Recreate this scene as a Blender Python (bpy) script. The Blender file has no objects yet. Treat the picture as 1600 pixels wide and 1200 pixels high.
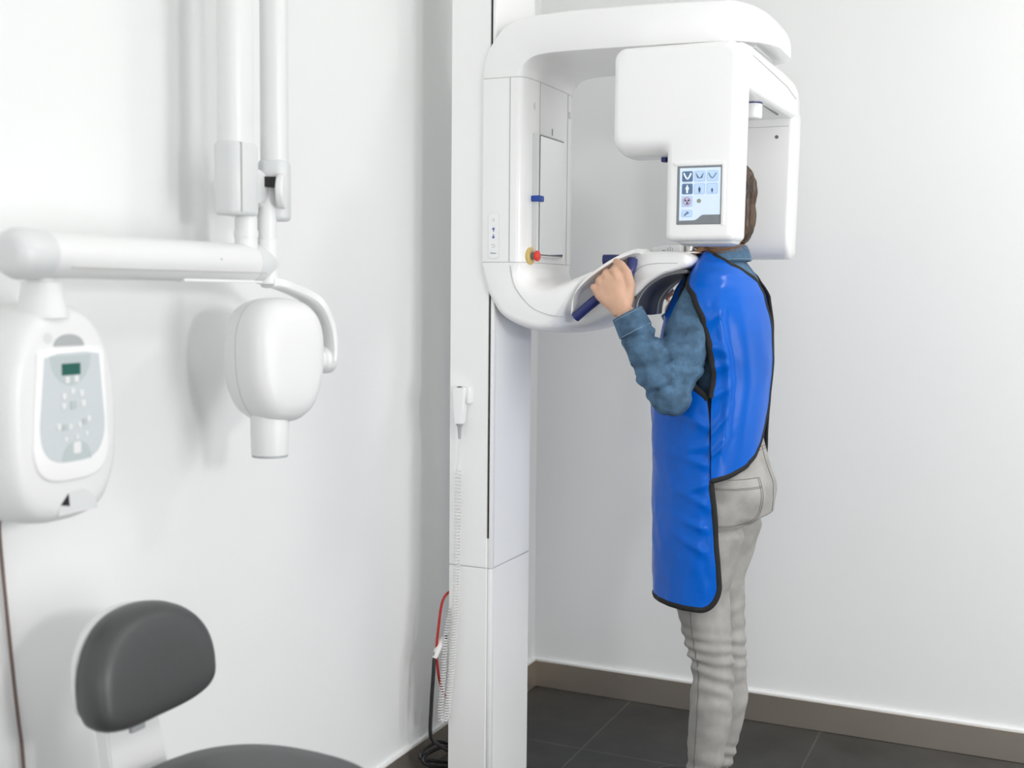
import bpy, bmesh, math, random
from mathutils import Vector, Matrix, noise
from mathutils.bvhtree import BVHTree
random.seed(7)
SC = bpy.context.scene
COL = SC.collection
PI = math.pi
V = Vector

# ------------------------------------------------------------------ camera
yaw, pitch, roll = 0.42388, -0.07807, 0.0098
cf = V((-math.sin(yaw)*math.cos(pitch), math.cos(yaw)*math.cos(pitch), math.sin(pitch)))
cr = V((math.cos(yaw), math.sin(yaw), 0))
cu = cr.cross(cf)
r2 = math.cos(roll)*cr + math.sin(roll)*cu
u2 = -math.sin(roll)*cr + math.cos(roll)*cu
cd = bpy.data.cameras.new('camera')
cam = bpy.data.objects.new('camera', cd)
COL.objects.link(cam)
cam.matrix_world = Matrix(((r2.x, u2.x, -cf.x, 1.5037), (r2.y, u2.y, -cf.y, -3.5332), (r2.z, u2.z, -cf.z, 1.3074), (0, 0, 0, 1)))
cd.sensor_width = 36
cd.lens = 1835.786/1600*36
cd.clip_start = 0.05
cd.dof.use_dof = True
cd.dof.focus_distance = 2.85
cd.dof.aperture_fstop = 3.0
SC.camera = cam

# ------------------------------------------------------------------ light
w = bpy.data.worlds.new('world')
SC.world = w
w.use_nodes = True
w.node_tree.nodes['Background'].inputs[0].default_value = (0.9, 0.95, 1, 1)
w.node_tree.nodes['Background'].inputs[1].default_value = 0.3
def area(name, loc, target, sx, sy, power, col=(1, 1, 1)):
    d = bpy.data.lights.new(name, 'AREA')
    d.shape = 'RECTANGLE'; d.size = sx; d.size_y = sy; d.energy = power; d.color = col
    o = bpy.data.objects.new(name, d); COL.objects.link(o)
    o.location = loc
    o.rotation_euler = (V(target)-V(loc)).to_track_quat('-Z', 'Y').to_euler()
    return o
area('flash_softbox', (3.25, -3.0, 1.65), (0.4, -1.2, 1.1), 0.30, 0.30, 22, (1, 0.99, 0.97))
area('ceiling_lamp', (2.0, -2.2, 2.70), (2.0, -2.2, 0), 2.2, 2.6, 12, (1, 1, 1))
area('ceiling_lamp_back', (2.35, -0.55, 2.70), (2.0, -0.6, 0), 0.28, 0.28, 12, (1, 0.98, 0.95))
area('front_fill', (1.5, -4.56, 1.05), (0.9, 0, 0.75), 1.7, 2.0, 25, (0.98, 0.99, 1))  # added fill behind the camera, no window there; lifts the back wall
area('side_fill', (3.46, -1.75, 0.95), (0, -0.9, 0.75), 1.5, 1.7, 56, (0.98, 0.99, 1))  # fill light added at the right wall to brighten the column front
SC.view_settings.view_transform = 'Standard'
SC.view_settings.look = 'None'
SC.view_settings.gamma = 1
SC.view_settings.use_curve_mapping = False
SC.view_settings.exposure = -0.22
SC.cycles.max_bounces = 10
SC.cycles.diffuse_bounces = 6

# ------------------------------------------------------------------ materials
MATS = {}
def mat(name, col, rough=0.5, metal=0.0, var=0.0, vscale=8.0, bump=0.0, bscale=60.0, coat=0.0, spec=0.5, emit=0.0, sheen=0.0, stretch=None):
    if name in MATS: return MATS[name]
    m = bpy.data.materials.new(name); m.use_nodes = True
    nt = m.node_tree; b = nt.nodes['Principled BSDF']
    c4 = (*col, 1)
    b.inputs['Base Color'].default_value = c4
    b.inputs['Roughness'].default_value = rough
    b.inputs['Metallic'].default_value = metal
    b.inputs['Coat Weight'].default_value = coat
    b.inputs['Coat Roughness'].default_value = 0.08
    b.inputs['Specular IOR Level'].default_value = spec
    if sheen: b.inputs['Sheen Weight'].default_value = sheen
    if emit:
        b.inputs['Emission Color'].default_value = c4
        b.inputs['Emission Strength'].default_value = emit
    tc = nt.nodes.new('ShaderNodeTexCoord')
    mp = nt.nodes.new('ShaderNodeMapping')
    nt.links.new(tc.outputs['Object'], mp.inputs[0])
    if stretch: mp.inputs['Scale'].default_value = stretch
    if var:
        n = nt.nodes.new('ShaderNodeTexNoise'); n.inputs['Scale'].default_value = vscale; n.inputs['Detail'].default_value = 5
        nt.links.new(mp.outputs[0], n.inputs['Vector'])
        r = nt.nodes.new('ShaderNodeValToRGB')
        r.color_ramp.elements[0].position = 0.32; r.color_ramp.elements[1].position = 0.68
        r.color_ramp.elements[0].color = tuple(max(0, x*(1-var)) for x in col)+(1,)
        r.color_ramp.elements[1].color = tuple(min(1, x*(1+var)) for x in col)+(1,)
        nt.links.new(n.outputs[0], r.inputs[0]); nt.links.new(r.outputs[0], b.inputs['Base Color'])
    if bump:
        n2 = nt.nodes.new('ShaderNodeTexNoise'); n2.inputs['Scale'].default_value = bscale; n2.inputs['Detail'].default_value = 4
        nt.links.new(mp.outputs[0], n2.inputs['Vector'])
        bp = nt.nodes.new('ShaderNodeBump'); bp.inputs['Strength'].default_value = bump; bp.inputs['Distance'].default_value = 0.004
        nt.links.new(n2.outputs[0], bp.inputs['Height']); nt.links.new(bp.outputs[0], b.inputs['Normal'])
    MATS[name] = m
    return m

def tile_mat():
    m = bpy.data.materials.new('dark_tile'); m.use_nodes = True
    nt = m.node_tree; b = nt.nodes['Principled BSDF']
    tc = nt.nodes.new('ShaderNodeTexCoord'); mp = nt.nodes.new('ShaderNodeMapping')
    mp.inputs['Location'].default_value = (-0.343, 0.45, 0)
    nt.links.new(tc.outputs['Object'], mp.inputs[0])
    br = nt.nodes.new('ShaderNodeTexBrick')
    br.offset = 0; br.inputs['Scale'].default_value = 1
    br.inputs['Brick Width'].default_value = 0.6; br.inputs['Row Height'].default_value = 0.6
    br.inputs['Mortar Size'].default_value = 0.002; br.inputs['Mortar Smooth'].default_value = 0.1
    br.inputs['Color1'].default_value = (1, 1, 1, 1); br.inputs['Color2'].default_value = (0.86, 0.86, 0.86, 1); br.inputs['Mortar'].default_value = (3.0, 2.9, 2.7, 1)
    nt.links.new(mp.outputs[0], br.inputs['Vector'])
    n = nt.nodes.new('ShaderNodeTexNoise'); n.inputs['Scale'].default_value = 4.5; n.inputs['Detail'].default_value = 7; n.inputs['Roughness'].default_value = 0.6
    nt.links.new(tc.outputs['Object'], n.inputs['Vector'])
    r = nt.nodes.new('ShaderNodeValToRGB')
    r.color_ramp.elements[0].position = 0.33; r.color_ramp.elements[1].position = 0.7
    r.color_ramp.elements[0].color = (0.018, 0.018, 0.0185, 1); r.color_ramp.elements[1].color = (0.046, 0.0455, 0.045, 1)
    nt.links.new(n.outputs[0], r.inputs[0])
    mx = nt.nodes.new('ShaderNodeMix'); mx.data_type = 'RGBA'; mx.blend_type = 'MULTIPLY'; mx.inputs['Factor'].default_value = 1
    nt.links.new(r.outputs[0], mx.inputs['A']); nt.links.new(br.outputs['Color'], mx.inputs['B'])
    nt.links.new(mx.outputs['Result'], b.inputs['Base Color'])
    b.inputs['Roughness'].default_value = 0.42
    b.inputs['Specular IOR Level'].default_value = 0.25
    bp = nt.nodes.new('ShaderNodeBump'); bp.inputs['Strength'].default_value = 0.15; bp.inputs['Distance'].default_value = 0.003
    nt.links.new(n.outputs[0], bp.inputs['Height']); nt.links.new(bp.outputs[0], b.inputs['Normal'])
    return m

def steel_mat():
    m = mat('brushed_steel', (0.68, 0.61, 0.53), 0.33, 0.88)
    nt = m.node_tree; b = nt.nodes['Principled BSDF']
    b.inputs['Anisotropic'].default_value = 0.5
    return m

M_WALL = mat('wall_paint', (0.86, 0.866, 0.862), 0.75, bump=0.05, bscale=220)
M_CEIL = mat('ceiling_paint', (0.9, 0.9, 0.9), 0.9, bump=0.05, bscale=150)
M_TILE = tile_mat()
M_STEEL = steel_mat()
M_WHITE = mat('white_gloss_plastic', (0.93, 0.932, 0.928), 0.28, coat=0.5)
M_COLUMN = mat('white_column_paint', (0.93, 0.932, 0.928), 0.38)
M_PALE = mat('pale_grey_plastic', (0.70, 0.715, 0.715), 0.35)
M_XWHITE = mat('warm_white_plastic', (0.80, 0.803, 0.80), 0.36)
M_SEAM = mat('seam_grey', (0.45, 0.44, 0.43), 0.6)
M_GAP = mat('gap_black', (0.012, 0.010, 0.011), 0.7)
M_DKGREY = mat('dark_grey_plastic', (0.16, 0.16, 0.165), 0.45)
M_MIDGREY = mat('mid_grey_plastic', (0.42, 0.44, 0.45), 0.4)
M_NAVY = mat('navy_handle', (0.025, 0.035, 0.16), 0.38, bump=0.05, bscale=300)
M_BLUEBTN = mat('blue_plastic', (0.02, 0.07, 0.38), 0.4)
M_MIRROR = mat('mirror_glass', (0.92, 0.92, 0.92), 0.02, 1.0)
M_RED = mat('red_plastic', (0.75, 0.05, 0.03), 0.3)
M_YEL = mat('yellow_label', (0.68, 0.52, 0.2), 0.5)
M_LCD = mat('green_lcd', (0.0, 0.10, 0.075), 0.3)
M_PANEL = mat('membrane_grey', (0.60, 0.64, 0.66), 0.45)
M_PANEL2 = mat('membrane_grey_green', (0.50, 0.56, 0.565), 0.45)
M_VINYL = mat('grey_vinyl', (0.062, 0.0625, 0.064), 0.40, bump=0.12, bscale=260)
M_CABLEBLK = mat('black_cable', (0.012, 0.012, 0.013), 0.45)
M_CABLERED = mat('red_cable', (0.42, 0.02, 0.015), 0.4)
M_CABLEBRN = mat('brown_cable', (0.17, 0.12, 0.105), 0.5)
M_CORD = mat('white_cord', (0.80, 0.80, 0.79), 0.45)
M_SKIN = mat('skin', (0.68, 0.42, 0.29), 0.5, var=0.10, vscale=30, bump=0.1, bscale=250)
M_SKIN.node_tree.nodes['Principled BSDF'].inputs['Subsurface Weight'].default_value = 0.08
M_SKIN.node_tree.nodes['Principled BSDF'].inputs['Subsurface Scale'].default_value = 0.01
M_NAIL = mat('nail', (0.70, 0.45, 0.38), 0.3)
M_HAIR = mat('brown_hair', (0.070, 0.042, 0.026), 0.42, var=0.75, vscale=90, stretch=(1, 1, 0.06))
M_DENIM = mat('denim', (0.075, 0.155, 0.255), 0.85, var=0.34, vscale=38, bump=0.6, bscale=300)
M_DENIMDK = mat('denim_inside', (0.02, 0.035, 0.06), 0.9)
M_STITCH = mat('stitch_blue', (0.30, 0.40, 0.50), 0.9)
M_APRON = mat('blue_nylon', (0.0005, 0.115, 0.58), 0.27, var=0.08, vscale=5, bump=0.30, bscale=20, spec=0.24)
M_TRIM = mat('black_binding', (0.012, 0.012, 0.012), 0.8, bump=0.3, bscale=300)
M_JEANS = mat('grey_jeans', (0.36, 0.352, 0.335), 0.85, var=0.14, vscale=16, bump=0.25, bscale=420)
M_JSEAM = mat('jeans_thread', (0.17, 0.155, 0.14), 0.9)
M_SHOE = mat('shoe_black', (0.03, 0.03, 0.03), 0.5)
M_SCREEN = mat('screen_glow', (0.66, 0.78, 0.90), 0.25, emit=0.22)
M_ICON = mat('icon_light_blue', (0.30, 0.45, 0.72), 0.3, emit=0.15)
M_ICONTOP = mat('icon_pale', (0.50, 0.67, 0.90), 0.3, emit=0.2)
M_ICONDK = mat('icon_dark_blue', (0.10, 0.18, 0.32), 0.3, emit=0.15)
M_ICONLINE = mat('icon_line', (0.05, 0.09, 0.17), 0.4)
M_ICONWHITE = mat('icon_white', (0.85, 0.9, 0.92), 0.4, emit=0.2)
M_ICONTEAL = mat('icon_teal', (0.25, 0.55, 0.65), 0.4, emit=0.2)
M_ICONRED = mat('icon_red', (0.62, 0.08, 0.08), 0.4, emit=0.1)
M_SCRBAR = mat('screen_bar_grey', (0.22, 0.24, 0.26), 0.3)
M_SCRDOT = mat('screen_dot', (0.30, 0.34, 0.30), 0.3)

# ------------------------------------------------------------------ helpers
def link_obj(name, me, m, parent=None, smooth=35):
    me.materials.clear(); me.materials.append(m)
    for p in me.polygons: p.use_smooth = smooth > 0
    if smooth > 0: me.set_sharp_from_angle(angle=math.radians(smooth))
    o = bpy.data.objects.new(name, me); COL.objects.link(o)
    if parent is not None: o.parent = parent; o.matrix_parent_inverse = parent_world(parent).inverted()
    return o
def parent_world(p):
    mw = Matrix.LocRotScale(p.location, p.rotation_euler, p.scale)
    if p.parent is not None: mw = parent_world(p.parent) @ p.matrix_parent_inverse @ mw
    return mw
def obj(name, bm, m, parent=None, smooth=35):
    bmesh.ops.recalc_face_normals(bm, faces=bm.faces)
    me = bpy.data.meshes.new(name); bm.to_mesh(me); bm.free()
    return link_obj(name, me, m, parent, smooth)
def thing(name, loc, label, cat, group=None):
    o = bpy.data.objects.new(name, None); COL.objects.link(o); o.location = loc; o.empty_display_size = 0.05
    return tag(o, label, cat, group)
def tag(o, label, cat, group=None):
    o['label'] = label; o['category'] = cat
    if group: o['group'] = group
    return o
def plabel(o, l): o['label'] = l; return o
def struct(o): o['kind'] = 'structure'; return o
def NB(): return bmesh.new()
def box(bm, x0, x1, y0, y1, z0, z1, r=0.0, seg=3):
    t = bmesh.new(); bmesh.ops.create_cube(t, size=1)
    for v in t.verts: v.co = V(((x0+x1)/2+v.co.x*(x1-x0), (y0+y1)/2+v.co.y*(y1-y0), (z0+z1)/2+v.co.z*(z1-z0)))
    if r > 0: bmesh.ops.bevel(t, geom=t.edges[:], offset=r, segments=seg, profile=0.5, affect='EDGES')
    merge(bm, t)
    return bm
def merge(bm, t, mtx=None):
    me = bpy.data.meshes.new('tmp'); 
    if mtx is not None: t.transform(mtx)
    t.to_mesh(me); t.free(); bm.from_mesh(me); bpy.data.meshes.remove(me)
def loft(bm, rings, cap0=True, cap1=True, closed=True):
    rs = [[bm.verts.new(p) for p in r] for r in rings]
    n = len(rs[0])
    for a, b in zip(rs[:-1], rs[1:]):
        for i in range(n if closed else n-1):
            j = (i+1) % n
            bm.faces.new((a[i], a[j], b[j], b[i]))
    if cap0 and closed: bm.faces.new(rs[0][::-1])
    if cap1 and closed: bm.faces.new(rs[-1])
    return rs
def frames(pts):
    pts = [V(p) for p in pts]; T = []
    for i in range(len(pts)):
        a = pts[max(0, i-1)]; b = pts[min(len(pts)-1, i+1)]
        T.append((b-a).normalized())
    n = T[0].orthogonal().normalized(); out = []
    for i, t in enumerate(T):
        n = (n - t*n.dot(t))
        if n.length < 1e-6: n = t.orthogonal()
        n.normalize(); out.append((pts[i], t, n, t.cross(n)))
    return out
def crv(pts, n=8):
    """catmull-rom resample"""
    pts = [V(p) for p in pts]; out = []
    for i in range(len(pts)-1):
        p0 = pts[max(0, i-1)]; p1 = pts[i]; p2 = pts[i+1]; p3 = pts[min(len(pts)-1, i+2)]
        for k in range(n):
            t = k/n
            out.append(0.5*((2*p1)+(p2-p0)*t+(2*p0-5*p1+4*p2-p3)*t*t+(3*p1-p0-3*p2+p3)*t**3))
    out.append(pts[-1]); return out
def tube(bm, pts, rad, n=12, caps=True, closed=False):
    fr = frames(pts); rings = []
    for i, (p, t, a, b) in enumerate(fr):
        r = rad(i/(len(fr)-1)) if callable(rad) else (rad[i] if isinstance(rad, (list, tuple)) else rad)
        rings.append([p+a*math.cos(2*PI*k/n)*r+b*math.sin(2*PI*k/n)*r for k in range(n)])
    if closed: rings.append(rings[0]); 
    loft(bm, rings, caps and not closed, caps and not closed)
    if closed: bmesh.ops.remove_doubles(bm, verts=bm.verts, dist=1e-6)
    return bm
def cyl(bm, p0, p1, r0, r1=None, n=32, bev=0.0):
    r1 = r0 if r1 is None else r1
    p0 = V(p0); p1 = V(p1); t = (p1-p0).normalized(); L = (p1-p0).length
    if bev > 0:
        P = []; R = []
        for k in range(5):
            a = PI/2*k/4; P.append(p0+t*bev*(1-math.sin(a))if 0 else p0+t*bev*(1-math.cos(a))); R.append(r0-bev+bev*math.sin(a))
        for k in range(5):
            a = PI/2*k/4; P.append(p1-t*bev*(1-math.sin(a))); R.append(r1-bev+bev*math.cos(a))
    else: P = [p0, p1]; R = [r0, r1]
    a = t.orthogonal().normalized(); b = t.cross(a)
    loft(bm, [[p+a*math.cos(2*PI*k/n)*r+b*math.sin(2*PI*k/n)*r for k in range(n)] for p, r in zip(P, R)])
    return bm
def spow(x, e): return math.copysign(abs(x)**e, x)
def limb(bm, pts, rad, n=16, flat=None):
    """rounded-end limb; rad list of r or (ra, rb, refdir) along pts"""
    P = [V(p) for p in pts]; R = list(rad)
    t0 = (P[0]-P[1]).normalized(); t1 = (P[-1]-P[-2]).normalized()
    PP = []; RR = []
    for k in range(4, 0, -1):
        a = PI/2*k/4.3; PP.append(P[0]+t0*R[0]*math.sin(a)); RR.append(R[0]*math.cos(a))
    PP += P; RR += R
    for k in range(1, 5):
        a = PI/2*k/4.3; PP.append(P[-1]+t1*R[-1]*math.sin(a)); RR.append(R[-1]*math.cos(a))
    fr = frames(PP); rings = []
    for (p, t, a, b), r in zip(fr, RR):
        if flat:
            d, s = flat; d = V(d); d = (d-t*d.dot(t)).normalized(); e = t.cross(d)
            rings.append([p+d*math.cos(2*PI*k/n)*r*s+e*math.sin(2*PI*k/n)*r for k in range(n)])
        else: rings.append([p+a*math.cos(2*PI*k/n)*r+b*math.sin(2*PI*k/n)*r for k in range(n)])
    t = bmesh.new(); loft(t, rings); bmesh.ops.recalc_face_normals(t, faces=t.faces); merge(bm, t)
    return bm
def ell(bm, c, r, n=24, rot=None):
    t = bmesh.new(); bmesh.ops.create_uvsphere(t, u_segments=n, v_segments=n//2, radius=1)
    m = Matrix.Translation(V(c)) @ (rot.to_4x4() if rot else Matrix.Identity(4)) @ Matrix.Diagonal((*r, 1))
    merge(bm, t, m); return bm
def zstack(bm, rows, n=40, cy=-0.65, e=1.0):
    """rows: (z, cx, a_front, a_back, b[, cy])"""
    rings = []
    for row in rows:
        z, cx, af, ab, b = row[:5]; c = row[5] if len(row) > 5 else cy
        ring = []
        for k in range(n):
            f = 2*PI*k/n; a = af if math.cos(f) > 0 else ab
            ring.append(V((cx-a*spow(math.cos(f), e), c-b*spow(math.sin(f), e), z)))
        rings.append(ring)
    t = bmesh.new(); loft(t, rings); bmesh.ops.recalc_face_normals(t, faces=t.faces); merge(bm, t); return bm
def remesh(bm, voxel, smooth_it=4, fac=0.5):
    bmesh.ops.recalc_face_normals(bm, faces=bm.faces)
    me = bpy.data.meshes.new('tmp'); bm.to_mesh(me); bm.free()
    o = bpy.data.objects.new('tmp', me); COL.objects.link(o)
    r = o.modifiers.new('r', 'REMESH'); r.mode = 'VOXEL'; r.voxel_size = voxel
    s = o.modifiers.new('s', 'SMOOTH'); s.factor = fac; s.iterations = smooth_it
    dg = bpy.context.evaluated_depsgraph_get(); dg.update()
    res = bpy.data.meshes.new_from_object(o.evaluated_get(dg))
    bpy.data.objects.remove(o); bpy.data.meshes.remove(me)
    return res
def displace(me, fn):
    me.update()
    nn = [v.normal.copy() for v in me.vertices]
    for v, n in zip(me.vertices, nn): v.co = v.co + n*fn(v.co, n)
    me.update()
def lerp(a, b, t): return a+(b-a)*t
def table(tab, x):
    if x <= tab[0][0]: return tab[0][1]
    for (x0, y0), (x1, y1) in zip(tab[:-1], tab[1:]):
        if x <= x1:
            t = (x-x0)/(x1-x0); t = t*t*(3-2*t)*0.5+t*0.5
            return y0+(y1-y0)*t
    return tab[-1][1]
def prism(bm, poly, axis, d0, d1, bev=0.0, seg=3):
    """poly of 2D points; axis 'x': (y,z)  'y': (x,z)  'z': (x,y)"""
    def P(a, b, d): return {'x': V((d, a, b)), 'y': V((a, d, b)), 'z': V((a, b, d))}[axis]
    t = bmesh.new()
    A = [t.verts.new(P(a, b, d0)) for a, b in poly]; B = [t.verts.new(P(a, b, d1)) for a, b in poly]
    n = len(poly)
    fa = t.faces.new(A); fb = t.faces.new(B[::-1])
    for i in range(n): t.faces.new((A[i], B[i], B[(i+1) % n], A[(i+1) % n]))
    bmesh.ops.recalc_face_normals(t, faces=t.faces)
    if bev > 0:
        ed = list(set(list(fa.edges)+list(fb.edges)))
        bmesh.ops.bevel(t, geom=ed, offset=bev, segments=seg, profile=0.5, affect='EDGES', clamp_overlap=True)
    merge(bm, t); return bm
def rrect(x0, x1, y0, y1, r, n=6):
    out = []
    for cx, cy, a0 in ((x1-r, y1-r, 0), (x0+r, y1-r, 90), (x0+r, y0+r, 180), (x1-r, y0+r, 270)):
        for k in range(n+1):
            a = math.radians(a0+90*k/n); out.append((cx+r*math.cos(a), cy+r*math.sin(a)))
    return out
def circ(cx, cy, r, n=24, ry=None):
    return [(cx+r*math.cos(2*PI*k/n), cy+(ry or r)*math.sin(2*PI*k/n)) for k in range(n)]
def pillow(bm, outline, axis, stack, c=(0, 0)):
    """stack: (depth, scale) rings of an outline"""
    rings = []
    for d, s in stack:
        r = []
        for a, b in outline:
            a2 = c[0]+(a-c[0])*s; b2 = c[1]+(b-c[1])*s
            r.append({'x': V((d, a2, b2)), 'y': V((a2, d, b2)), 'z': V((a2, b2, d))}[axis])
        rings.append(r)
    loft(bm, rings); return bm

# ------------------------------------------------------------------ room
RX, RY, RZ = 3.5, -4.6, 2.72
b = NB(); box(b, -0.1, RX+0.1, RY-0.1, 0.1, -0.1, 0); struct(obj('floor', b, M_TILE, smooth=0))
b = NB(); box(b, -0.1, RX+0.1, RY-0.1, 0.1, RZ, RZ+0.1); struct(obj('ceiling', b, M_CEIL, smooth=0))
b = NB(); box(b, -0.1, 0, RY-0.1, 0.1, 0, RZ); struct(obj('wall_left', b, M_WALL, smooth=0))
b = NB(); box(b, 0, RX, 0, 0.1, 0, RZ); struct(obj('wall_back', b, M_WALL, smooth=0))
b = NB(); box(b, RX, RX+0.1, RY-0.1, 0.1, 0, RZ); struct(obj('wall_right', b, M_WALL, smooth=0))
b = NB(); box(b, 0, RX, RY-0.1, RY, 0, RZ); struct(obj('wall_front', b, M_WALL, smooth=0))
def baseb(name, x0, x1, y0, y1):
    b = NB(); box(b, x0, x1, y0, y1, 0, 0.088, 0.0015, 2); o = struct(obj(name, b, M_STEEL, smooth=0))
    b = NB()
    if x1-x0 < y1-y0: box(b, 0.0, x1-0.001, y0, y1, 0.0882, 0.0935)
    else: box(b, x0, x1, y0+0.001, 0.0, 0.0882, 0.0935)
    obj('sealant_bead', b, M_COLUMN, o, smooth=0)
baseb('baseboard_left', 0, 0.012, RY, 0)
baseb('baseboard_back', 0.012, RX, -0.012, 0)

# ------------------------------------------------------------------ panoramic x-ray machine
YN, YF = -0.89, -0.54
YC = (YN+YF)/2
mach = thing('panoramic_xray_machine', (0.175, -0.72, 0), 'tall white panoramic dental x-ray machine with column, C-shaped arm and touch screen', 'x-ray machine')
# column: lower and upper halves with an oblique joint gap
def col_poly(o=0.0):
    return [(0.134+o, -0.880+o), (0.239-o, -0.880+o), (0.243-o, -0.876+o), (0.243-o, -0.864), (0.253-o, -0.864), (0.255-o, -0.853), (0.255-o, -0.644-o), (0.251-o, -0.64-o), (0.134+o, -0.64-o)]
def column_part(z0, z1):
    b = NB(); prism(b, col_poly(), 'z', z0, z1, 0.0015, 1)
    box(b, 0.2438, 0.255, -0.880, -0.864, z0, z1, 0.002, 2)
    return b
obj('column', column_part(0.0, 0.606), M_COLUMN, mach)
obj('column', column_part(0.6075, RZ-0.004), M_COLUMN, mach)
b = NB(); prism(b, col_poly(0.001), 'z', 0.6055, 0.608); obj('column_joint', b, M_SEAM, mach)
b = NB(); box(b, 0.2425, 0.2465, -0.8806, -0.870, 0.685, RZ-0.006); plabel(obj('column_slot', b, M_GAP, mach), 'black vertical guide slot')
def section(pi, po, hw, yc, di, do, ei, eo, n=14):
    """ring between inner point pi and outer point po (x,z); di/do = depth of the rounded zones"""
    pi = V((pi[0], 0, pi[1])); po = V((po[0], 0, po[1])); d = (pi-po); H = d.length; d.normalize()
    di = min(di, H*0.7); do = min(do, H*0.28)
    ring = []
    for k in range(n+1):
        t = PI*k/n; y = -hw*spow(math.cos(t), ei); u = (H-di)+di*spow(math.sin(t), ei)
        ring.append(po+d*u+V((0, yc+y, 0)))
    for k in range(n+1):
        t = PI*k/n; y = hw*spow(math.cos(t), eo); u = do-do*spow(math.sin(t), eo)
        ring.append(po+d*u+V((0, yc+y, 0)))
    return ring
HW = (YF-YN)/2
def sweep_part(name, stations, m=M_WHITE, n=14):
    b = NB(); loft(b, [section(*s, n=n) for s in stations])
    bmesh.ops.remove_doubles(b, verts=b.verts, dist=1e-5)
    return obj(name, b, m, mach, smooth=42)
# carriage (vertical, straight)
car = sweep_part('carriage', [((0.340, z), (0.218, z), HW, YC, 0.045, 0.012, 0.45, 0.6) for z in (1.3815, 1.45, 1.6, 1.7, 1.8, 1.8275)], n=20)
# top arm
inn = crv([(0.340, 0, 1.829), (0.343, 0, 1.850), (0.357, 0, 1.868), (0.385, 0, 1.877), (0.45, 0, 1.879), (0.62, 0, 1.877), (0.80, 0, 1.874), (0.86, 0, 1.873), (0.90, 0, 1.872), (0.918, 0, 1.871), (0.927, 0, 1.871)], 5)
out = crv([(0.217, 0, 1.829), (0.222, 0, 1.875), (0.243, 0, 1.925), (0.290, 0, 1.967), (0.40, 0, 1.984), (0.60, 0, 1.985), (0.80, 0, 1.979), (0.86, 0, 1.970), (0.90, 0, 1.950), (0.918, 0, 1.925), (0.927, 0, 1.890)], 5)
hwt = [(0, HW), (0.79, HW), (0.83, HW-0.004), (0.86, HW-0.015), (0.89, HW-0.036), (0.91, HW-0.06), (0.921, HW-0.085), (0.927, HW-0.11)]
st = []
for i, (p, q) in enumerate(zip(inn, out)):
    f = min(1, i/15)
    st.append(((p.x, p.z), (q.x, q.z), table(hwt, max(p.x, 0.0)), YC, lerp(0.045, 0.004, f), lerp(0.012, 0.026, f), lerp(0.45, 0.25, f), 0.6))
sweep_part('top_arm', st)
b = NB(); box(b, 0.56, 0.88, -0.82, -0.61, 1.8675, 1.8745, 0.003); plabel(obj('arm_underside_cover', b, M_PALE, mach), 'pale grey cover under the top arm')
# lower arm
inn = crv([(0.340, 0, 1.380), (0.343, 0, 1.360), (0.360, 0, 1.340), (0.402, 0, 1.331), (0.446, 0, 1.344), (0.514, 0, 1.372), (0.575, 0, 1.402), (0.61, 0, 1.408)], 6)
out = crv([(0.218, 0, 1.380), (0.221, 0, 1.335), (0.234, 0, 1.285), (0.266, 0, 1.241), (0.330, 0, 1.212), (0.400, 0, 1.204), (0.50, 0, 1.222), (0.60, 0, 1.272)], 6)
hwl = [(0, HW), (0.42, HW), (0.445, HW-0.004), (0.465, HW-0.03), (0.49, HW-0.062), (0.56, HW-0.072), (0.7, HW-0.07)]
st = []
for i, (p, q) in enumerate(zip(inn, out)):
    s = i/(len(inn)-1); f = min(1, i/14)
    st.append(((p.x, p.z), (q.x, q.z), table(hwl, (p.x+q.x)/2 if s > 0.5 else q.x), YC, lerp(0.045, 0.085, f), lerp(0.012, 0.035, f), lerp(0.45, 0.6, f), lerp(0.6, 0.75, f)))
sweep_part('lower_arm', st, n=20)
# flange: white rim over the handle recess on both sides
for sgn, yy in ((-1, YN+0.004), (1, YF-0.004)):
    pth = crv([(0.462, yy+0.004*-sgn, 1.262), (0.470, yy, 1.305), (0.505, yy, 1.345), (0.56, yy-0.01*sgn, 1.385), (0.612, yy-0.012*sgn, 1.4065), (0.625, yy-0.03*sgn, 1.408)], 6)
    b = NB(); rings = []
    for i, p in enumerate(pth):
        wd = 0.088
        rings.append([p+V((0, 0, -0.006)), p+V((0.004, 0, 0.004)), p+V((0.0, -wd*sgn*0.6, 0.006)), p+V((0.0, -wd*sgn, 0.002)), p+V((0.004, -wd*sgn, -0.02))])
    loft(b, rings); obj('recess_rim', b, M_WHITE, mach)
# seams of the carriage
def seam(name, pts, r=0.0009, m=M_SEAM, par=None):
    b = NB(); tube(b, pts, r, 6); return obj(name, b, m, par or mach)
seam('carriage_seam', [(0.3000, YN-0.0002, 1.382), (0.2985, YN-0.0002, 1.827)])
seam('carriage_seam', [(0.3398, -0.800, 1.382), (0.3398, -0.800, 1.827)], 0.0006)
seam('carriage_seam', [(0.3398, -0.612, 1.382), (0.3398, -0.612, 1.827)], 0.0006)
for zz in (1.38, 1.829):
    b = NB(); loft(b, [section((0.3395, z), (0.2185, z), HW-0.0006, YC, 0.045, 0.012, 0.45, 0.6, 20) for z in (zz-0.0022, zz+0.0018)]); obj('carriage_joint', b, M_SEAM, mach)
seam('lower_arm_seam', crv([(0.303, YN-0.0002, 1.372), (0.317, YN-0.0002, 1.320), (0.36, YN-0.0002, 1.272), (0.412, YN-0.0002, 1.252), (0.455, YN+0.002, 1.250)], 8), 0.0007)
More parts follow.
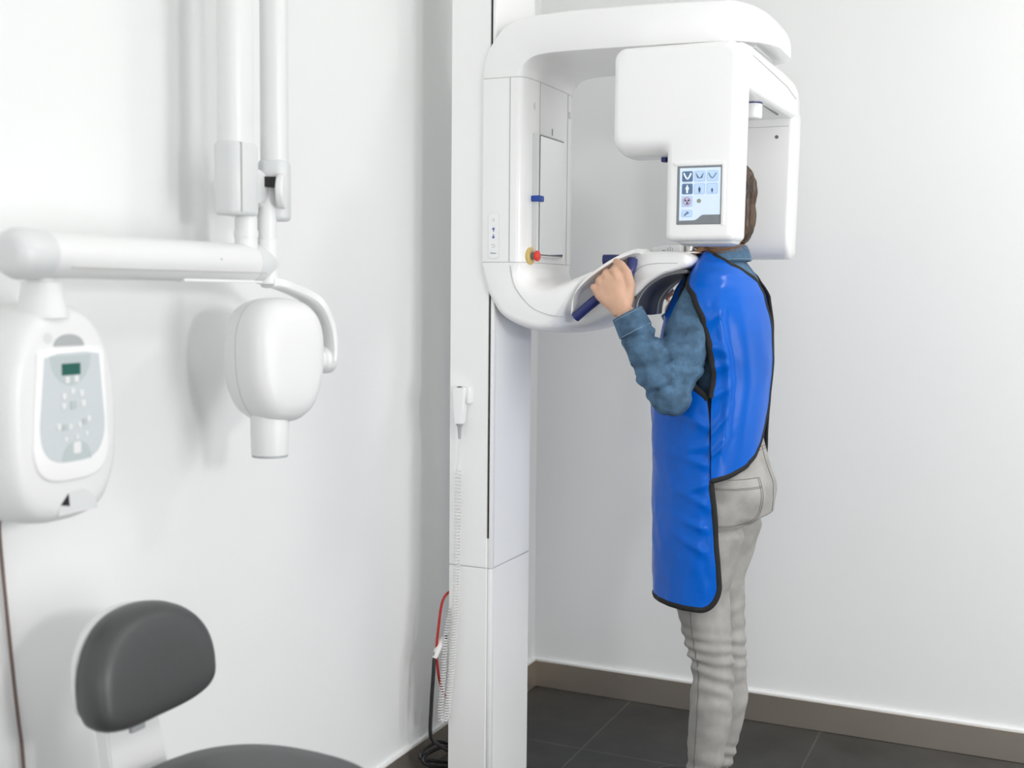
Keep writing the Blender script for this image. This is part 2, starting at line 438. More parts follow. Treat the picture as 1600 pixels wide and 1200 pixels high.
# round cover caps above the mirror
for y, z in ((-0.827, 1.765), (-0.596, 1.775)):
    b = NB(); cyl(b, (0.330, y, z), (0.3405 if y > -0.7 else 0.3385, y, z), 0.0095); obj('screw_cover', b, M_PALE, mach)
b = NB(); box(b, 0.335, 0.3408, -0.7215, -0.7175, 1.707, 1.724); plabel(obj('light_slit', b, M_DKGREY, mach), 'short black vertical slit above the mirror')
# mirror
mf = NB(); box(mf, 0.330, 0.354, -0.840, -0.672, 1.395, 1.699, 0.003); mf = obj('mirror_frame', mf, M_PALE, mach)
b = NB(); box(b, 0.353, 0.3552, -0.834, -0.676, 1.399, 1.695, 0.0006); obj('mirror_border', b, M_DKGREY, mf)
b = NB(); box(b, 0.3545, 0.3562, -0.832, -0.678, 1.402, 1.692); plabel(obj('mirror_glass', b, M_MIRROR, mf), 'flat rectangular mirror')
# slider slot + knob
b = NB(); box(b, 0.330, 0.3394, -0.8255, -0.8215, 1.495, 1.60); obj('slider_slot', b, M_GAP, mach)
b = NB(); box(b, 0.336, 0.362, -0.845, -0.818, 1.531, 1.546, 0.003); plabel(obj('slider_knob', b, M_BLUEBTN, mach), 'blue sliding knob')
# emergency stop
es = NB(); cyl(es, (0.322, -0.846, 1.397), (0.3412, -0.846, 1.397), 0.0215, bev=0.001); es = plabel(obj('emergency_button_plate', es, M_YEL, mach), 'round yellow plate of the red stop button')
b = NB(); cyl(b, (0.340, -0.846, 1.397), (0.351, -0.846, 1.397), 0.0092); obj('button_neck', b, M_DKGREY, es)
b = NB(); cyl(b, (0.350, -0.846, 1.397), (0.362, -0.846, 1.397), 0.0132, bev=0.005); plabel(obj('mushroom_button', b, M_RED, es), 'red mushroom stop button')
# keypad on the side
kp = NB(); prism(kp, rrect(0.2435, 0.2715, 1.391, 1.500, 0.006), 'y', YN-0.0012, YN+0.002); kp = plabel(obj('keypad', kp, M_WHITE, mach), 'white membrane keypad with blue arrows')
b = NB(); prism(b, rrect(0.2428, 0.2722, 1.3903, 1.5007, 0.0065), 'y', YN-0.0007, YN+0.002); obj('keypad_border', b, M_PALE, kp)
KX = 0.2575
for i, z in enumerate((1.484, 1.461, 1.4435, 1.4205)):
    b = NB(); prism(b, rrect(KX-0.0072, KX+0.0072, z-0.0078, z+0.0078, 0.0018), 'y', YN-0.0016, YN)
    k = obj('key', b, M_COLUMN, kp)
def arrow(cx, cz, s, up):
    p = [(0, 1), (0.8, 0.15), (0.55, -0.05), (0.2, 0.3), (0.2, -1), (-0.2, -1), (-0.2, 0.3), (-0.55, -0.05), (-0.8, 0.15)]
    return [(cx+a*s, cz+(c if up else -c)*s) for a, c in p]
b = NB(); prism(b, arrow(KX, 1.461, 0.0052, True), 'y', YN-0.0021, YN-0.001); plabel(obj('up_arrow', b, M_BLUEBTN, kp), 'blue arrow pointing up')
b = NB(); prism(b, arrow(KX, 1.4435, 0.0052, False), 'y', YN-0.0021, YN-0.001); plabel(obj('down_arrow', b, M_BLUEBTN, kp), 'blue arrow pointing down')
b = NB(); tube(b, [(KX+0.004*math.cos(a), YN-0.0018, 1.4205+0.004*math.sin(a)) for a in [math.radians(150-k*15) for k in range(21)]], 0.0005, 5); tube(b, [(KX-0.0045, YN-0.0018, 1.4235), (KX-0.0028, YN-0.0018, 1.4215)], 0.0008, 5); obj('return_symbol', b, M_MIDGREY, kp)
b = NB(); tube(b, [(KX+x*0.0022, YN-0.0018, 1.484+z*0.0022) for x, z in ((-.8, 1.6), (.8, 1.6), (.9, -.4), (1.5, -.4), (0, -2.2), (-1.5, -.4), (-.9, -.4), (-.8, 1.6))], 0.0004, 5); obj('lamp_symbol', b, M_MIDGREY, kp)
def text(name, s, size, m, mtx, parent, ext=0.0003):
    c = bpy.data.curves.new('t', 'FONT'); c.body = s; c.size = size; c.extrude = ext; c.align_x = 'CENTER'
    o = bpy.data.objects.new('t', c); COL.objects.link(o)
    dg = bpy.context.evaluated_depsgraph_get(); dg.update()
    me = bpy.data.meshes.new_from_object(o.evaluated_get(dg)); bpy.data.objects.remove(o)
    me.transform(mtx)
    return link_obj(name, me, m, parent, 0)
FACE_Y = Matrix.Rotation(PI/2, 4, 'X')
text('keypad_lettering', 'Gewers', 0.0052, M_ICONDK, Matrix.Translation((KX, YN-0.0016, 1.4015)) @ FACE_Y, kp)

# handles
def handle(name, pts, rr=0.0125):
    b = NB(); tube(b, crv(pts, 8), rr, 16); return plabel(obj(name, b, M_NAVY, mach), 'navy blue rubber grip handle')
handle('handle', [(0.468, -0.868, 1.248), (0.520, -0.872, 1.289), (0.570, -0.869, 1.325), (0.594, -0.864, 1.346), (0.604, -0.858, 1.366), (0.605, -0.850, 1.388)])
handle('handle', [(0.410, -0.515, 1.398), (0.470, -0.510, 1.396), (0.53, -0.51, 1.383), (0.575, -0.51, 1.355), (0.595, -0.512, 1.31)], 0.0135)

# chin-rest block
prof = crv([(0.596, 0, 1.300), (0.600, 0, 1.350), (0.604, 0, 1.400), (0.612, 0, 1.4065), (0.66, 0, 1.4075), (0.715, 0, 1.4065), (0.738, 0, 1.398), (0.745, 0, 1.385), (0.738, 0, 1.372), (0.712, 0, 1.362), (0.675, 0, 1.351), (0.64, 0, 1.330), (0.612, 0, 1.303), (0.596, 0, 1.300)], 4)[:-1]
rings = []
for y, s in ((-0.846, 0.80), (-0.842, 0.92), (-0.832, 0.985), (-0.815, 1.0), (-0.72, 1.0), (-0.615, 1.0), (-0.598, 0.985), (-0.588, 0.92), (-0.584, 0.80)):
    cx, cz = 0.655, 1.375
    rings.append([V((cx+(p.x-cx)*s, y, cz+(p.z-cz)*s)) for p in prof])
b = NB(); loft(b, rings); obj('chin_rest_block', b, M_WHITE, mach, smooth=50)
seam('chin_block_seam', crv([(0.602, -0.8465, 1.345), (0.625, -0.8472, 1.370), (0.66, -0.8472, 1.378), (0.715, -0.846, 1.379)], 6), 0.0006)
# grey support flap below
fl = crv([(0.605, 0, 1.262), (0.612, 0, 1.300), (0.64, 0, 1.335), (0.685, 0, 1.358), (0.730, 0, 1.364)], 6)
b = NB(); rings = []
for y, dz in ((-0.835, 0), (-0.80, -0.001), (-0.70, -0.002), (-0.62, 0)):
    rings.append([V((p.x, y, p.z+dz)) for p in fl]+[V((p.x+0.004, y, p.z+dz-0.006)) for p in fl[::-1]])
loft(b, rings); plabel(obj('underside_panel', b, M_DKGREY, mach), 'dark grey panel under the chin rest')
b = NB(); tube(b, [p+V((0.002, -0.828, -0.004)) for p in fl], 0.0035, 8); plabel(obj('panel_edge', b, M_PALE, mach), 'pale edge strip of the dark panel')
b = NB(); tube(b, [p+V((0.004, -0.66, -0.006)) for p in fl], 0.004, 8); obj('panel_edge', b, M_PALE, mach)
# ruler scale and post on top
b = NB(); prism(b, [(0.632, 1.4075), (0.700, 1.4075), (0.700, 1.424), (0.655, 1.424), (0.628, 1.418)], 'y', -0.775, -0.735, 0.001); sc_ = obj('position_scale', b, M_PALE, mach)
b = NB()
for k, h in enumerate((0.007, 0.010, 0.007)): box(b, 0.669+k*0.0055, 0.6698+k*0.0055, -0.7757, -0.7745, 1.410, 1.410+h)
box(b, 0.655, 0.662, -0.7757, -0.7745, 1.4105, 1.412); obj('scale_marks', b, M_DKGREY, sc_)
b = NB(); cyl(b, (0.712, -0.735, 1.40), (0.712, -0.735, 1.45), 0.0115); plabel(obj('chin_rest_post', b, mat('satin_metal', (0.62, 0.6, 0.57), 0.3, 1.0), mach), 'satin metal chin rest post')
b = NB(); cyl(b, (0.604, -0.70, 1.405), (0.604, -0.70, 1.414), 0.0012, n=8); obj('pin', b, M_DKGREY, mach)
b = NB(); prism(b, [(0.60, 1.4075), (0.74, 1.4075), (0.752, 1.4045), (0.60, 1.4035)], 'y', -0.79, -0.60, 0.001); obj('tray_lip', b, M_WHITE, mach)
# bite/chin support under the head
b = NB(); box(b, 0.655, 0.70, -0.685, -0.615, 1.405, 1.419, 0.004); obj('chin_cup', b, M_PALE, mach)

# rotating unit: near leg (upper housing + screen leg), bridge, far leg
UN = -1.026
def rr3(x0, x1, z0, z1, r, y, n=6): return [V((a, y, c)) for a, c in rrect(x0, x1, z0, z1, r, n)]
def arcp(cx, cz, r, a0, a1, n=7): return [(cx+r*math.cos(math.radians(lerp(a0, a1, k/n))), cz+r*math.sin(math.radians(lerp(a0, a1, k/n)))) for k in range(n+1)]
def l_outline(y, i):
    q = max(0.0, 1-(y-UN)/0.060); zb = 1.612+0.036*(1-math.sqrt(max(0, 1-q*q)))+i*0.3; q2 = max(0.0, 1-(y-UN)/0.034)
    x0, x1, z1, xl, zl = 0.612+i, 0.893-i, 1.850-0.012*(1-math.sqrt(max(0, 1-q2*q2)))-i*0.6, 0.737+i, 1.4225+i*0.8
    R = max(0.004, 0.026-i*0.5); Q = max(0.003, 0.014-i*0.4); F = 0.018+i*0.3
    p = arcp(x1-0.004-Q, zl+Q, Q, -90, 0)+[(x1-0.004+0.002*k, zl+Q+(z1-R-zl-Q)*k/2.2) for k in (0.6, 1.2)]+arcp(x1-R, z1-R, R, 0, 90)+arcp(x0+R, z1-R, R, 90, 180)+arcp(x0+R, zb+R, R, 180, 270)
    p += [(lerp(x0+R, xl-F, k/4), zb) for k in (1, 2, 3)]+arcp(xl-F, zb-F, F, 90, 0)+[(xl, lerp(zb-F, zl+Q, k/4)) for k in (1, 2, 3)]+arcp(xl+Q, zl+Q, Q, 180, 270)
    return [V((a, y, c)) for a, c in p]
t = NB()
loft(t, [l_outline(UN+y, i) for y, i in ((0, 0.014), (0.001, 0.0095), (0.003, 0.0055), (0.006, 0.0025), (0.010, 0.0006), (0.015, 0.0), (0.024, 0), (0.034, 0), (0.046, 0), (0.060, 0), (0.10, 0), (0.116, 0.003), (0.124, 0.010), (0.126, 0.018))])
obj('screen_housing', t, M_WHITE, mach, smooth=42)
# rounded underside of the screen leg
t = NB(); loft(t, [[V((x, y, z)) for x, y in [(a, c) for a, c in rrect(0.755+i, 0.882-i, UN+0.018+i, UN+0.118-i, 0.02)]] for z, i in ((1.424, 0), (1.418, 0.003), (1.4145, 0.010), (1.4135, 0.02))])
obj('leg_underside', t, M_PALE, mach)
# bridge
def bridge_ring(y, xr, z0, z1, xl=0.64): return rr3(xl, xr, z0, z1, 0.012, y)
t = NB(); loft(t, [bridge_ring(y, xr, z0, z1) for y, xr, z0, z1 in ((UN+0.03, 0.885, 1.760, 1.845), (-0.96, 0.892, 1.758, 1.853), (-0.90, 0.893, 1.758, 1.858), (-0.72, 0.8935, 1.760, 1.860), (-0.52, 0.893, 1.764, 1.860), (-0.42, 0.893, 1.766, 1.857), (-0.37, 0.892, 1.768, 1.848), (-0.335, 0.890, 1.768, 1.830), (-0.315, 0.887, 1.768, 1.805))])
obj('rotating_bridge', t, M_WHITE, mach, smooth=45)
seam('bridge_seam', [(0.8935, -0.90, 1.836), (0.8942, -0.72, 1.832), (0.8937, -0.52, 1.828), (0.8935, -0.40, 1.815)], 0.0005)
# far leg
t = NB()
loft(t, [[V((a, c, z)) for a, c in rrect(0.720+ins, xr-ins, -0.402+ins+yo, -0.30-ins*.6, 0.014)] for z, ins, xr, yo in ((1.401, 0.025, 0.884, 0.03), (1.402, 0.012, 0.884, 0.03), (1.407, 0.004, 0.884, 0.020), (1.420, 0.0, 0.885, 0.010), (1.44, 0.0, 0.885, 0.004), (1.47, 0, 0.886, 0), (1.60, 0, 0.888, 0), (1.742, 0, 0.890, 0), (1.78, 0, 0.890, 0), (1.80, 0.006, 0.888, 0), (1.812, 0.02, 0.885, 0))])
farleg = obj('tube_leg', t, M_WHITE, mach, smooth=42)
b = NB(); cyl(b, (0.846, -0.400, 1.720), (0.846, -0.4035, 1.720), 0.0046, n=16); obj('leg_screw', b, M_DKGREY, farleg)
seam('leg_joint', [(0.73, -0.4023, 1.747), (0.876, -0.4023, 1.747)], 0.0005, par=farleg)
b = NB(); cyl(b, (0.854, -0.72, 1.765), (0.854, -0.72, 1.722), 0.022, bev=0.005); plabel(obj('head_clamp_knob', b, M_COLUMN, mach), 'short white round post under the bridge')
b = NB(); cyl(b, (0.854, -0.72, 1.7655), (0.854, -0.72, 1.757), 0.0227); plabel(obj('clamp_ring', b, M_NAVY, mach), 'dark blue ring')
b = NB(); box(b, 0.866, 0.869, -0.70, -0.50, 1.7610, 1.765); obj('bridge_slot', b, M_DKGREY, mach)
b = NB(); cyl(b, (0.735, -0.72, 1.84), (0.735, -0.72, 1.87), 0.09); obj('rotation_bearing', b, M_PALE, mach)
# little blue laser parts below housing
b = NB(); box(b, 0.706, 0.717, -0.965, -0.945, 1.602, 1.613, 0.002); box(b, 0.716, 0.724, -0.96, -0.945, 1.606, 1.613, 0.001); box(b, 0.722, 0.734, -0.965, -0.945, 1.588, 1.613); plabel(obj('light_localizer', b, M_NAVY, mach), 'small navy localizer light under the housing')
# ---- touch screen
SX0, SX1, SZ0, SZ1 = 0.765, 0.8595, 1.4595, 1.5815
ts = NB()
prism(ts, rrect(SX0-0.002, SX1+0.002, SZ0-0.002, SZ1+0.002, 0.002), 'y', UN-0.0004, UN+0.004)
ts = plabel(obj('touch_screen', ts, M_SCRBAR, mach), 'blue-white touch screen with square icons')
# raised bezel lip, thicker on top and right
b = NB()
prism(b, [(SX0-0.010, SZ1+0.010), (SX1+0.004, SZ1+0.010), (SX1+0.010, SZ1+0.005), (SX1+0.010, SZ0-0.004), (SX1+0.0035, SZ0-0.004), (SX1+0.0035, SZ1+0.0025), (SX0-0.006, SZ1+0.0025)], 'y', UN-0.003, UN+0.004, 0.0012, 2); obj('screen_bezel', b, M_COLUMN, ts)
b = NB(); prism(b, [(SX0+0.004, SZ1-0.002), (SX1, SZ1-0.002), (SX1, SZ0), (SX0+0.004, SZ0)], 'y', UN-0.0008, UN); obj('display', b, M_SCREEN, ts)
SW, SH = SX1-SX0, SZ1-SZ0
def sxy(u, v):  # fractions of the screen crop (0..1 from left, 0..1 from top)
    return SX0+u*SW, SZ1-v*SH
wave = [sxy(0, 1.0), sxy(1, 1.0), sxy(1, 0.845)]
for k in range(11):
    a = k/10; wave.append(sxy(0.62-0.22*a, 0.845+0.095*(a*a*(3-2*a))))
wave.append(sxy(0.04, 0.945)); wave.append(sxy(0, 0.945))
b = NB(); prism(b, wave, 'y', UN-0.0012, UN); obj('status_bar', b, M_SCRBAR, ts)
def icon_bg(u, v, wu, hv, m, pale=True):
    x0, z1 = sxy(u-wu/2, v-hv/2); x1, z0 = sxy(u+wu/2, v+hv/2)
    b = NB(); prism(b, rrect(x0, x1, z0, z1, 0.0028), 'y', UN-0.0013, UN); o = obj('icon_button', b, m, ts)
    if pale:
        b = NB(); prism(b, rrect(x0+0.0008, x1-0.0008, z0+0.0008, z1-0.0008, 0.0022), 'y', UN-0.0016, UN-0.001); obj('button_face', b, M_ICONTOP, ts)
def px_(u, v, d=0.0021): x, z = sxy(u, v); return V((x, UN-d, z))
def iline(name, uv, r, m):
    b = NB(); tube(b, [px_(u, v) for u, v in uv], r, 6); return obj(name, b, m, ts)
def ipoly(name, uv, m):
    b = NB(); prism(b, [sxy(u, v) for u, v in uv], 'y', UN-0.0022, UN-0.0012); return obj(name, b, m, ts)
cu_, cv_ = (0.225, 0.515, 0.81), (0.165, 0.385, 0.605, 0.82)
for i in range(3):
    for j in range(2): icon_bg(cu_[i], cv_[j], 0.25, 0.185, M_ICONDK if i == 0 else M_ICON, i > 0)
icon_bg(cu_[0], cv_[2], 0.25, 0.185, M_ICON); icon_bg(cu_[0], cv_[3], 0.25, 0.12, M_ICON)
def arch(cu, cv, su, sv): return [(cu+su*math.sin(a)*(0.75+0.25*abs(math.sin(a))), cv-sv*(0.9-1.75*math.cos(a)**2*0.9)) for a in [math.radians(-90+k*15) for k in range(13)]]
iline('jaw_icon', arch(cu_[0], cv_[0], 0.085, 0.065), 0.0019, M_ICONWHITE)
iline('jaw_icon', arch(cu_[1], cv_[0], 0.085, 0.055), 0.0008, M_ICONLINE)
iline('jaw_icon', arch(cu_[2], cv_[0], 0.085, 0.055), 0.0008, M_ICONLINE)
for s in (-1, 1):
    ipoly('jaw_icon', [(cu_[1]+s*0.045, cv_[0]+0.0), (cu_[1]+s*0.07, cv_[0]-0.01), (cu_[1]+s*0.055, cv_[0]+0.035), (cu_[1]+s*0.04, cv_[0]+0.03)], M_ICONLINE)
    ipoly('jaw_icon', [(cu_[2]+s*0.07, cv_[0]-0.055), (cu_[2]+s*0.10, cv_[0]-0.055), (cu_[2]+s*0.09, cv_[0]-0.025), (cu_[2]+s*0.068, cv_[0]-0.03)], M_ICONTEAL)
def figure(u, v, s, m):
    p = [(-.10, -.55), (-.14, -.75), (-.1, -.95), (.1, -.95), (.14, -.75), (.10, -.55), (.36, -.45), (.42, .15), (.28, .15), (.25, -.1), (.22, 1), (.03, 1), (0, .3), (-.03, 1), (-.22, 1), (-.25, -.1), (-.28, .15), (-.42, .15), (-.36, -.45)]
    ipoly('person_icon', [(u+a*s*1.25, v+c*s) for a, c in p], m)
figure(cu_[0], cv_[1], 0.075, M_ICONWHITE); figure(cu_[1], cv_[1]+0.015, 0.055, M_ICONLINE); figure(cu_[2], cv_[1]+0.03, 0.042, M_ICONLINE)
iline('radiation_icon', [(cu_[0]+0.088*math.cos(a), cv_[2]+0.068*math.sin(a)) for a in [2*PI*k/24 for k in range(25)]], 0.0006, M_ICONRED)
iline('radiation_icon', [(cu_[0]-0.062, cv_[2]-0.048), (cu_[0]+0.062, cv_[2]+0.048)], 0.0006, M_ICONRED)
for a0 in (90, 210, 330):
    pts = [(0.015, a0-30), (0.05, a0-30), (0.053, a0), (0.05, a0+30), (0.015, a0+30)]
    ipoly('radiation_icon', [(cu_[0]+r*1.25*math.cos(math.radians(a)), cv_[2]+r*math.sin(math.radians(a))) for r, a in pts], M_ICONLINE)
iline('wrench_icon', [(cu_[0]-0.055, cv_[3]+0.032), (cu_[0]+0.02, cv_[3]-0.015)], 0.0012, M_ICONLINE)
iline('wrench_icon', [(cu_[0]+0.005, cv_[3]-0.035), (cu_[0]+0.01, cv_[3]-0.012), (cu_[0]+0.03, cv_[3]-0.005), (cu_[0]+0.05, cv_[3]-0.022)], 0.0010, M_ICONLINE)
b = NB(); u, v = sxy(0.505, 0.60); prism(b, circ(u, v, 0.0046), 'y', UN-0.0016, UN); obj('status_dot', b, M_SCRDOT, ts)

# ------------------------------------------------------------------ exposure hand switch
hsw = thing('exposure_switch', (0.155, -0.845, 1.02), 'white handheld exposure switch with a coiled cord, hung on the column side', 'hand switch')
b = NB()
loft(b, [[V((a, c, z)) for a, c in rrect(0.1535-wx, 0.1535+wx, -0.872, -0.872+dp, 0.005)] for z, wx, dp in ((0.9795, 0.0115, 0.019), (0.983, 0.0125, 0.021), (1.03, 0.016, 0.026), (1.055, 0.0185, 0.028), (1.0685, 0.0195, 0.028), (1.0705, 0.0185, 0.026))])
obj('grip', b, M_WHITE, hsw)
b = NB(); box(b, 0.148, 0.157, -0.866, -0.856, 1.069, 1.0735, 0.001); plabel(obj('button', b, M_DKGREY, hsw), 'small dark push button on top')
b = NB(); box(b, 0.137, 0.181, -0.848, -0.842, 1.030, 1.074, 0.002); box(b, 0.171, 0.1815, -0.862, -0.842, 1.030, 1.073, 0.003); obj('holder', b, M_WHITE, hsw)
b = NB(); cyl(b, (0.1535, -0.861, 0.980), (0.1535, -0.861, 0.970), 0.0105, 0.006, 16); cyl(b, (0.1535, -0.861, 0.971), (0.1535, -0.861, 0.940), 0.0055, 0.0032, 16); plabel(obj('strain_relief', b, M_MIDGREY, hsw), 'grey cable strain relief')
b = NB(); tube(b, crv([(0.1535, -0.861, 0.941), (0.1515, -0.861, 0.90), (0.1485, -0.861, 0.872), (0.150, -0.861, 0.858)], 6), 0.0018, 8)
axis = crv([(0.150, -0.861, 0.860), (0.149, -0.860, 0.75), (0.146, -0.860, 0.60), (0.140, -0.860, 0.44), (0.131, -0.860, 0.32), (0.121, -0.862, 0.225), (0.113, -0.864, 0.204)], 10)
back = crv([(0.113, -0.864, 0.204), (0.106, -0.866, 0.215), (0.110, -0.862, 0.30), (0.116, -0.856, 0.42), (0.128, -0.850, 0.50)], 10)
def coil(axis, pitch_fn, R, r):
    fr = frames(axis); L = [0]
    for a, c in zip(fr[:-1], fr[1:]): L.append(L[-1]+(c[0]-a[0]).length)
    pts = []; s = 0; ph = 0; i = 0
    while s < L[-1]:
        while i < len(L)-2 and L[i+1] < s: i += 1
        f = (s-L[i])/(L[i+1]-L[i]); p = fr[i][0].lerp(fr[i+1][0], f); n = fr[i][2].lerp(fr[i+1][2], f); m = fr[i][3].lerp(fr[i+1][3], f)
        pts.append(p+n*math.cos(ph)*R+m*math.sin(ph)*R)
        ph += 2*PI/10; s += pitch_fn(s/L[-1])/10
    bb = NB(); tube(bb, pts, r, 6); return bb
c1 = coil(axis, lambda s: lerp(0.0092, 0.0070, min(1, s*1.6)), 0.0072, 0.0018)
merge(b, c1); merge(b, coil(back, lambda s: 0.0070, 0.0066, 0.0018))
obj('coiled_cord', b, M_CORD, hsw)

# ------------------------------------------------------------------ cables beside the column
b = NB(); tube(b, crv([(0.140, -0.848, 0.532), (0.128, -0.872, 0.530), (0.118, -0.888, 0.505), (0.113, -0.898, 0.44), (0.110, -0.902, 0.38), (0.113, -0.894, 0.31), (0.118, -0.876, 0.262), (0.124, -0.850, 0.235)], 8), 0.0036, 10)
tag(obj('red_cable', b, M_CABLERED), 'thin red cable looping out behind the left side of the column', 'cable')
bc = NB(); tube(bc, crv([(0.128, -0.838, 0.412), (0.122, -0.868, 0.412), (0.113, -0.888, 0.398), (0.108, -0.905, 0.372), (0.108, -0.912, 0.33), (0.104, -0.916, 0.24), (0.102, -0.914, 0.16), (0.110, -0.880, 0.125), (0.116, -0.845, 0.10), (0.12, -0.79, 0.06), (0.13, -0.75, 0.03), (0.15, -0.73, 0.008), (0.20, -0.72, 0.006)], 8), 0.0052, 10)
bc = tag(obj('black_cable', bc, M_CABLEBLK), 'black cable with a white sleeve hanging down beside the column to the floor', 'cable')
b = NB(); tube(b, [(0.119, -0.874, 0.409), (0.1145, -0.884, 0.400), (0.110, -0.898, 0.380), (0.108, -0.907, 0.365)], [0.0085, 0.009, 0.0088, 0.0062], 12); plabel(obj('cable_sleeve', b, M_CORD, bc), 'white plastic sleeve')
b = NB(); tube(b, crv([(0.16, -0.72, 0.006), (0.115, -0.74, 0.045), (0.07, -0.795, 0.096), (0.055, -0.86, 0.098), (0.052, -0.885, 0.085), (0.062, -0.865, 0.070), (0.085, -0.81, 0.048), (0.12, -0.75, 0.022), (0.145, -0.735, 0.012), (0.125, -0.745, 0.050), (0.085, -0.80, 0.086), (0.062, -0.862, 0.085), (0.060, -0.882, 0.074), (0.075, -0.862, 0.054), (0.10, -0.80, 0.030), (0.13, -0.76, 0.010), (0.20, -0.74, 0.006)], 8), 0.0052, 10)
tag(obj('coiled_floor_cable', b, M_CABLEBLK), 'black cable bunched in loops between the column foot and the baseboard', 'cable')

SHIFT = V((0.0165, -0.036, -0.004))
for o_ in list(COL.objects):
    if o_.parent is None and o_.name.split('.')[0] in ('exposure_switch',): o_.location = o_.location+SHIFT
    if o_.parent is None and o_.name == 'black_cable': o_.location = o_.location+V((0.002, -0.006, 0))

# ------------------------------------------------------------------ wall-mounted dental x-ray with folding arm
xr = thing('wall_dental_xray', (0.0, -2.17, 1.1), 'white wall-mounted dental x-ray with control box, folding arm and hanging tube head', 'x-ray machine')
AX = 0.150; AZ = 1.356
def cbout(sy=1, sz=1):
    o = []
    for k in range(64):
        a = 2*PI*k/64; c, s = math.cos(a), math.sin(a)
        if s >= 0: y, z = 0.113*spow(c, 0.72), 0.16*spow(s, 0.78)
        else: y, z = 0.113*spow(c, 0.62), -0.178*spow(-s, 0.62)
        z2 = z+1.125
        y *= 1.0-0.16*max(0, z/0.16)**1.5
        o.append((-2.188+y, z2))
    return o
b = NB(); pillow(b, cbout(), 'x', [(0.0005, 0.90), (0.03, 0.97), (0.07, 1.0), (0.11, 1.0), (0.132, 0.985), (0.146, 0.95), (0.153, 0.90), (0.156, 0.82), (0.157, 0.6)], (-2.188, 1.115))
cbx = obj('control_box', b, M_XWHITE, xr, smooth=60)
# front bezel and grey panel
def fp(z0, z1, wt, wb, yc=-2.184, n=24):
    o = [(yc-wt*0.96, z1-0.006), (yc-wt*0.5, z1), (yc+wt*0.5, z1+0.001), (yc+wt*0.98, z1-0.003)]
    for k in range(n+1):
        t = PI*k/n; 
        o.append((yc+wb*spow(math.cos(t), 0.6), z0+0.06-0.06*spow(math.sin(t), 0.8)))
    return o
b = NB(); prism(b, fp(1.013, 1.217, 0.069, 0.077), 'x', 0.150, 0.161, 0.004, 3); obj('front_bezel', b, M_WHITE, cbx)
b = NB(); prism(b, fp(1.043, 1.209, 0.057, 0.0655), 'x', 0.158, 0.1618, 0.0005, 1); plabel(obj('control_panel', b, M_PANEL, cbx), 'pale grey membrane control panel')
def pw(px, py):  # panel coordinates (0..1 across, 0..1 down)
    return -2.241+px*0.114, 1.209-py*0.166
def half(cy, cz, ry, rz, up, n=16):
    return [(cy+ry*math.cos(PI*k/n), cz+(rz if up else -rz)*math.sin(PI*k/n)) for k in range(n+1)]
y, z = pw(0.47, 0.02); b = NB(); prism(b, half(y, z, 0.041, 0.046, False), 'x', 0.160, 0.1621); obj('panel_field', b, M_PANEL2, cbx)
y, z = pw(0.55, 0.99); b = NB(); prism(b, half(y, z, 0.030, 0.030, True), 'x', 0.160, 0.1621); obj('panel_field', b, M_PANEL2, cbx)
y0, z1 = pw(0.31, 0.095); y1, z0 = pw(0.63, 0.20); b = NB(); prism(b, rrect(y0, y1, z0, z1, 0.001), 'x', 0.160, 0.1632); plabel(obj('display', b, M_LCD, cbx), 'dark green display')
for u, v, r, m in ((0.40, 0.245, 0.0042, M_XWHITE), (0.56, 0.24, 0.0042, M_XWHITE), (0.34, 0.39, 0.0036, M_XWHITE), (0.49, 0.35, 0.0038, M_XWHITE), (0.65, 0.375, 0.0038, M_XWHITE), (0.33, 0.48, 0.0036, M_XWHITE), (0.68, 0.47, 0.004, M_XWHITE), (0.50, 0.48, 0.0056, M_PANEL2),
                   (0.24, 0.665, 0.0036, M_XWHITE), (0.44, 0.675, 0.0032, M_XWHITE), (0.34, 0.675, 0.0040, M_PANEL2), (0.61, 0.665, 0.0036, M_XWHITE), (0.77, 0.62, 0.0036, M_XWHITE), (0.69, 0.645, 0.0040, M_PANEL2), (0.36, 0.785, 0.0026, M_XWHITE), (0.55, 0.775, 0.0026, M_XWHITE), (0.73, 0.755, 0.0026, M_XWHITE), (0.55, 0.875, 0.0078, M_XWHITE)):
    y, z = pw(u, v); b = NB(); prism(b, rrect(y-r, y+r, z-r*1.15, z+r*1.15, r*0.45), 'x', 0.160, 0.1632); obj('panel_button', b, m, cbx)
b = NB(); prism(b, half(-2.186, 1.2195, 0.030, 0.018, True), 'x', 0.148, 0.1585); plabel(obj('speaker_recess', b, M_MIDGREY, cbx), 'grey curved recess above the panel')
b = NB(); cyl(b, (0.150, -2.226, 1.232), (0.1566, -2.226, 1.232), 0.0085); obj('round_dimple', b, M_PALE, cbx)
b = NB(); prism(b, half(-2.172, 0.962, 0.040, 0.036, True), 'x', 0.140, 0.1565); plabel(obj('cable_recess', b, M_PALE, cbx), 'pale curved recess at the bottom')
b = NB(); prism(b, [(-2.208, 0.978), (-2.190, 0.974), (-2.192, 0.994)], 'x', 0.15, 0.1572); obj('recess_opening', b, M_GAP, cbx)
# neck
b = NB(); loft(b, [[V((0.125+0.034*s*math.cos(2*PI*k/28), -2.205+0.034*s*math.sin(2*PI*k/28), z)) for k in range(28)] for z, s in ((1.262, 1.15), (1.29, 1.0), (1.305, 0.90), (1.316, 0.86), (1.317, 0.66), (1.34, 0.64))]); obj('mounting_neck', b, M_XWHITE, xr)
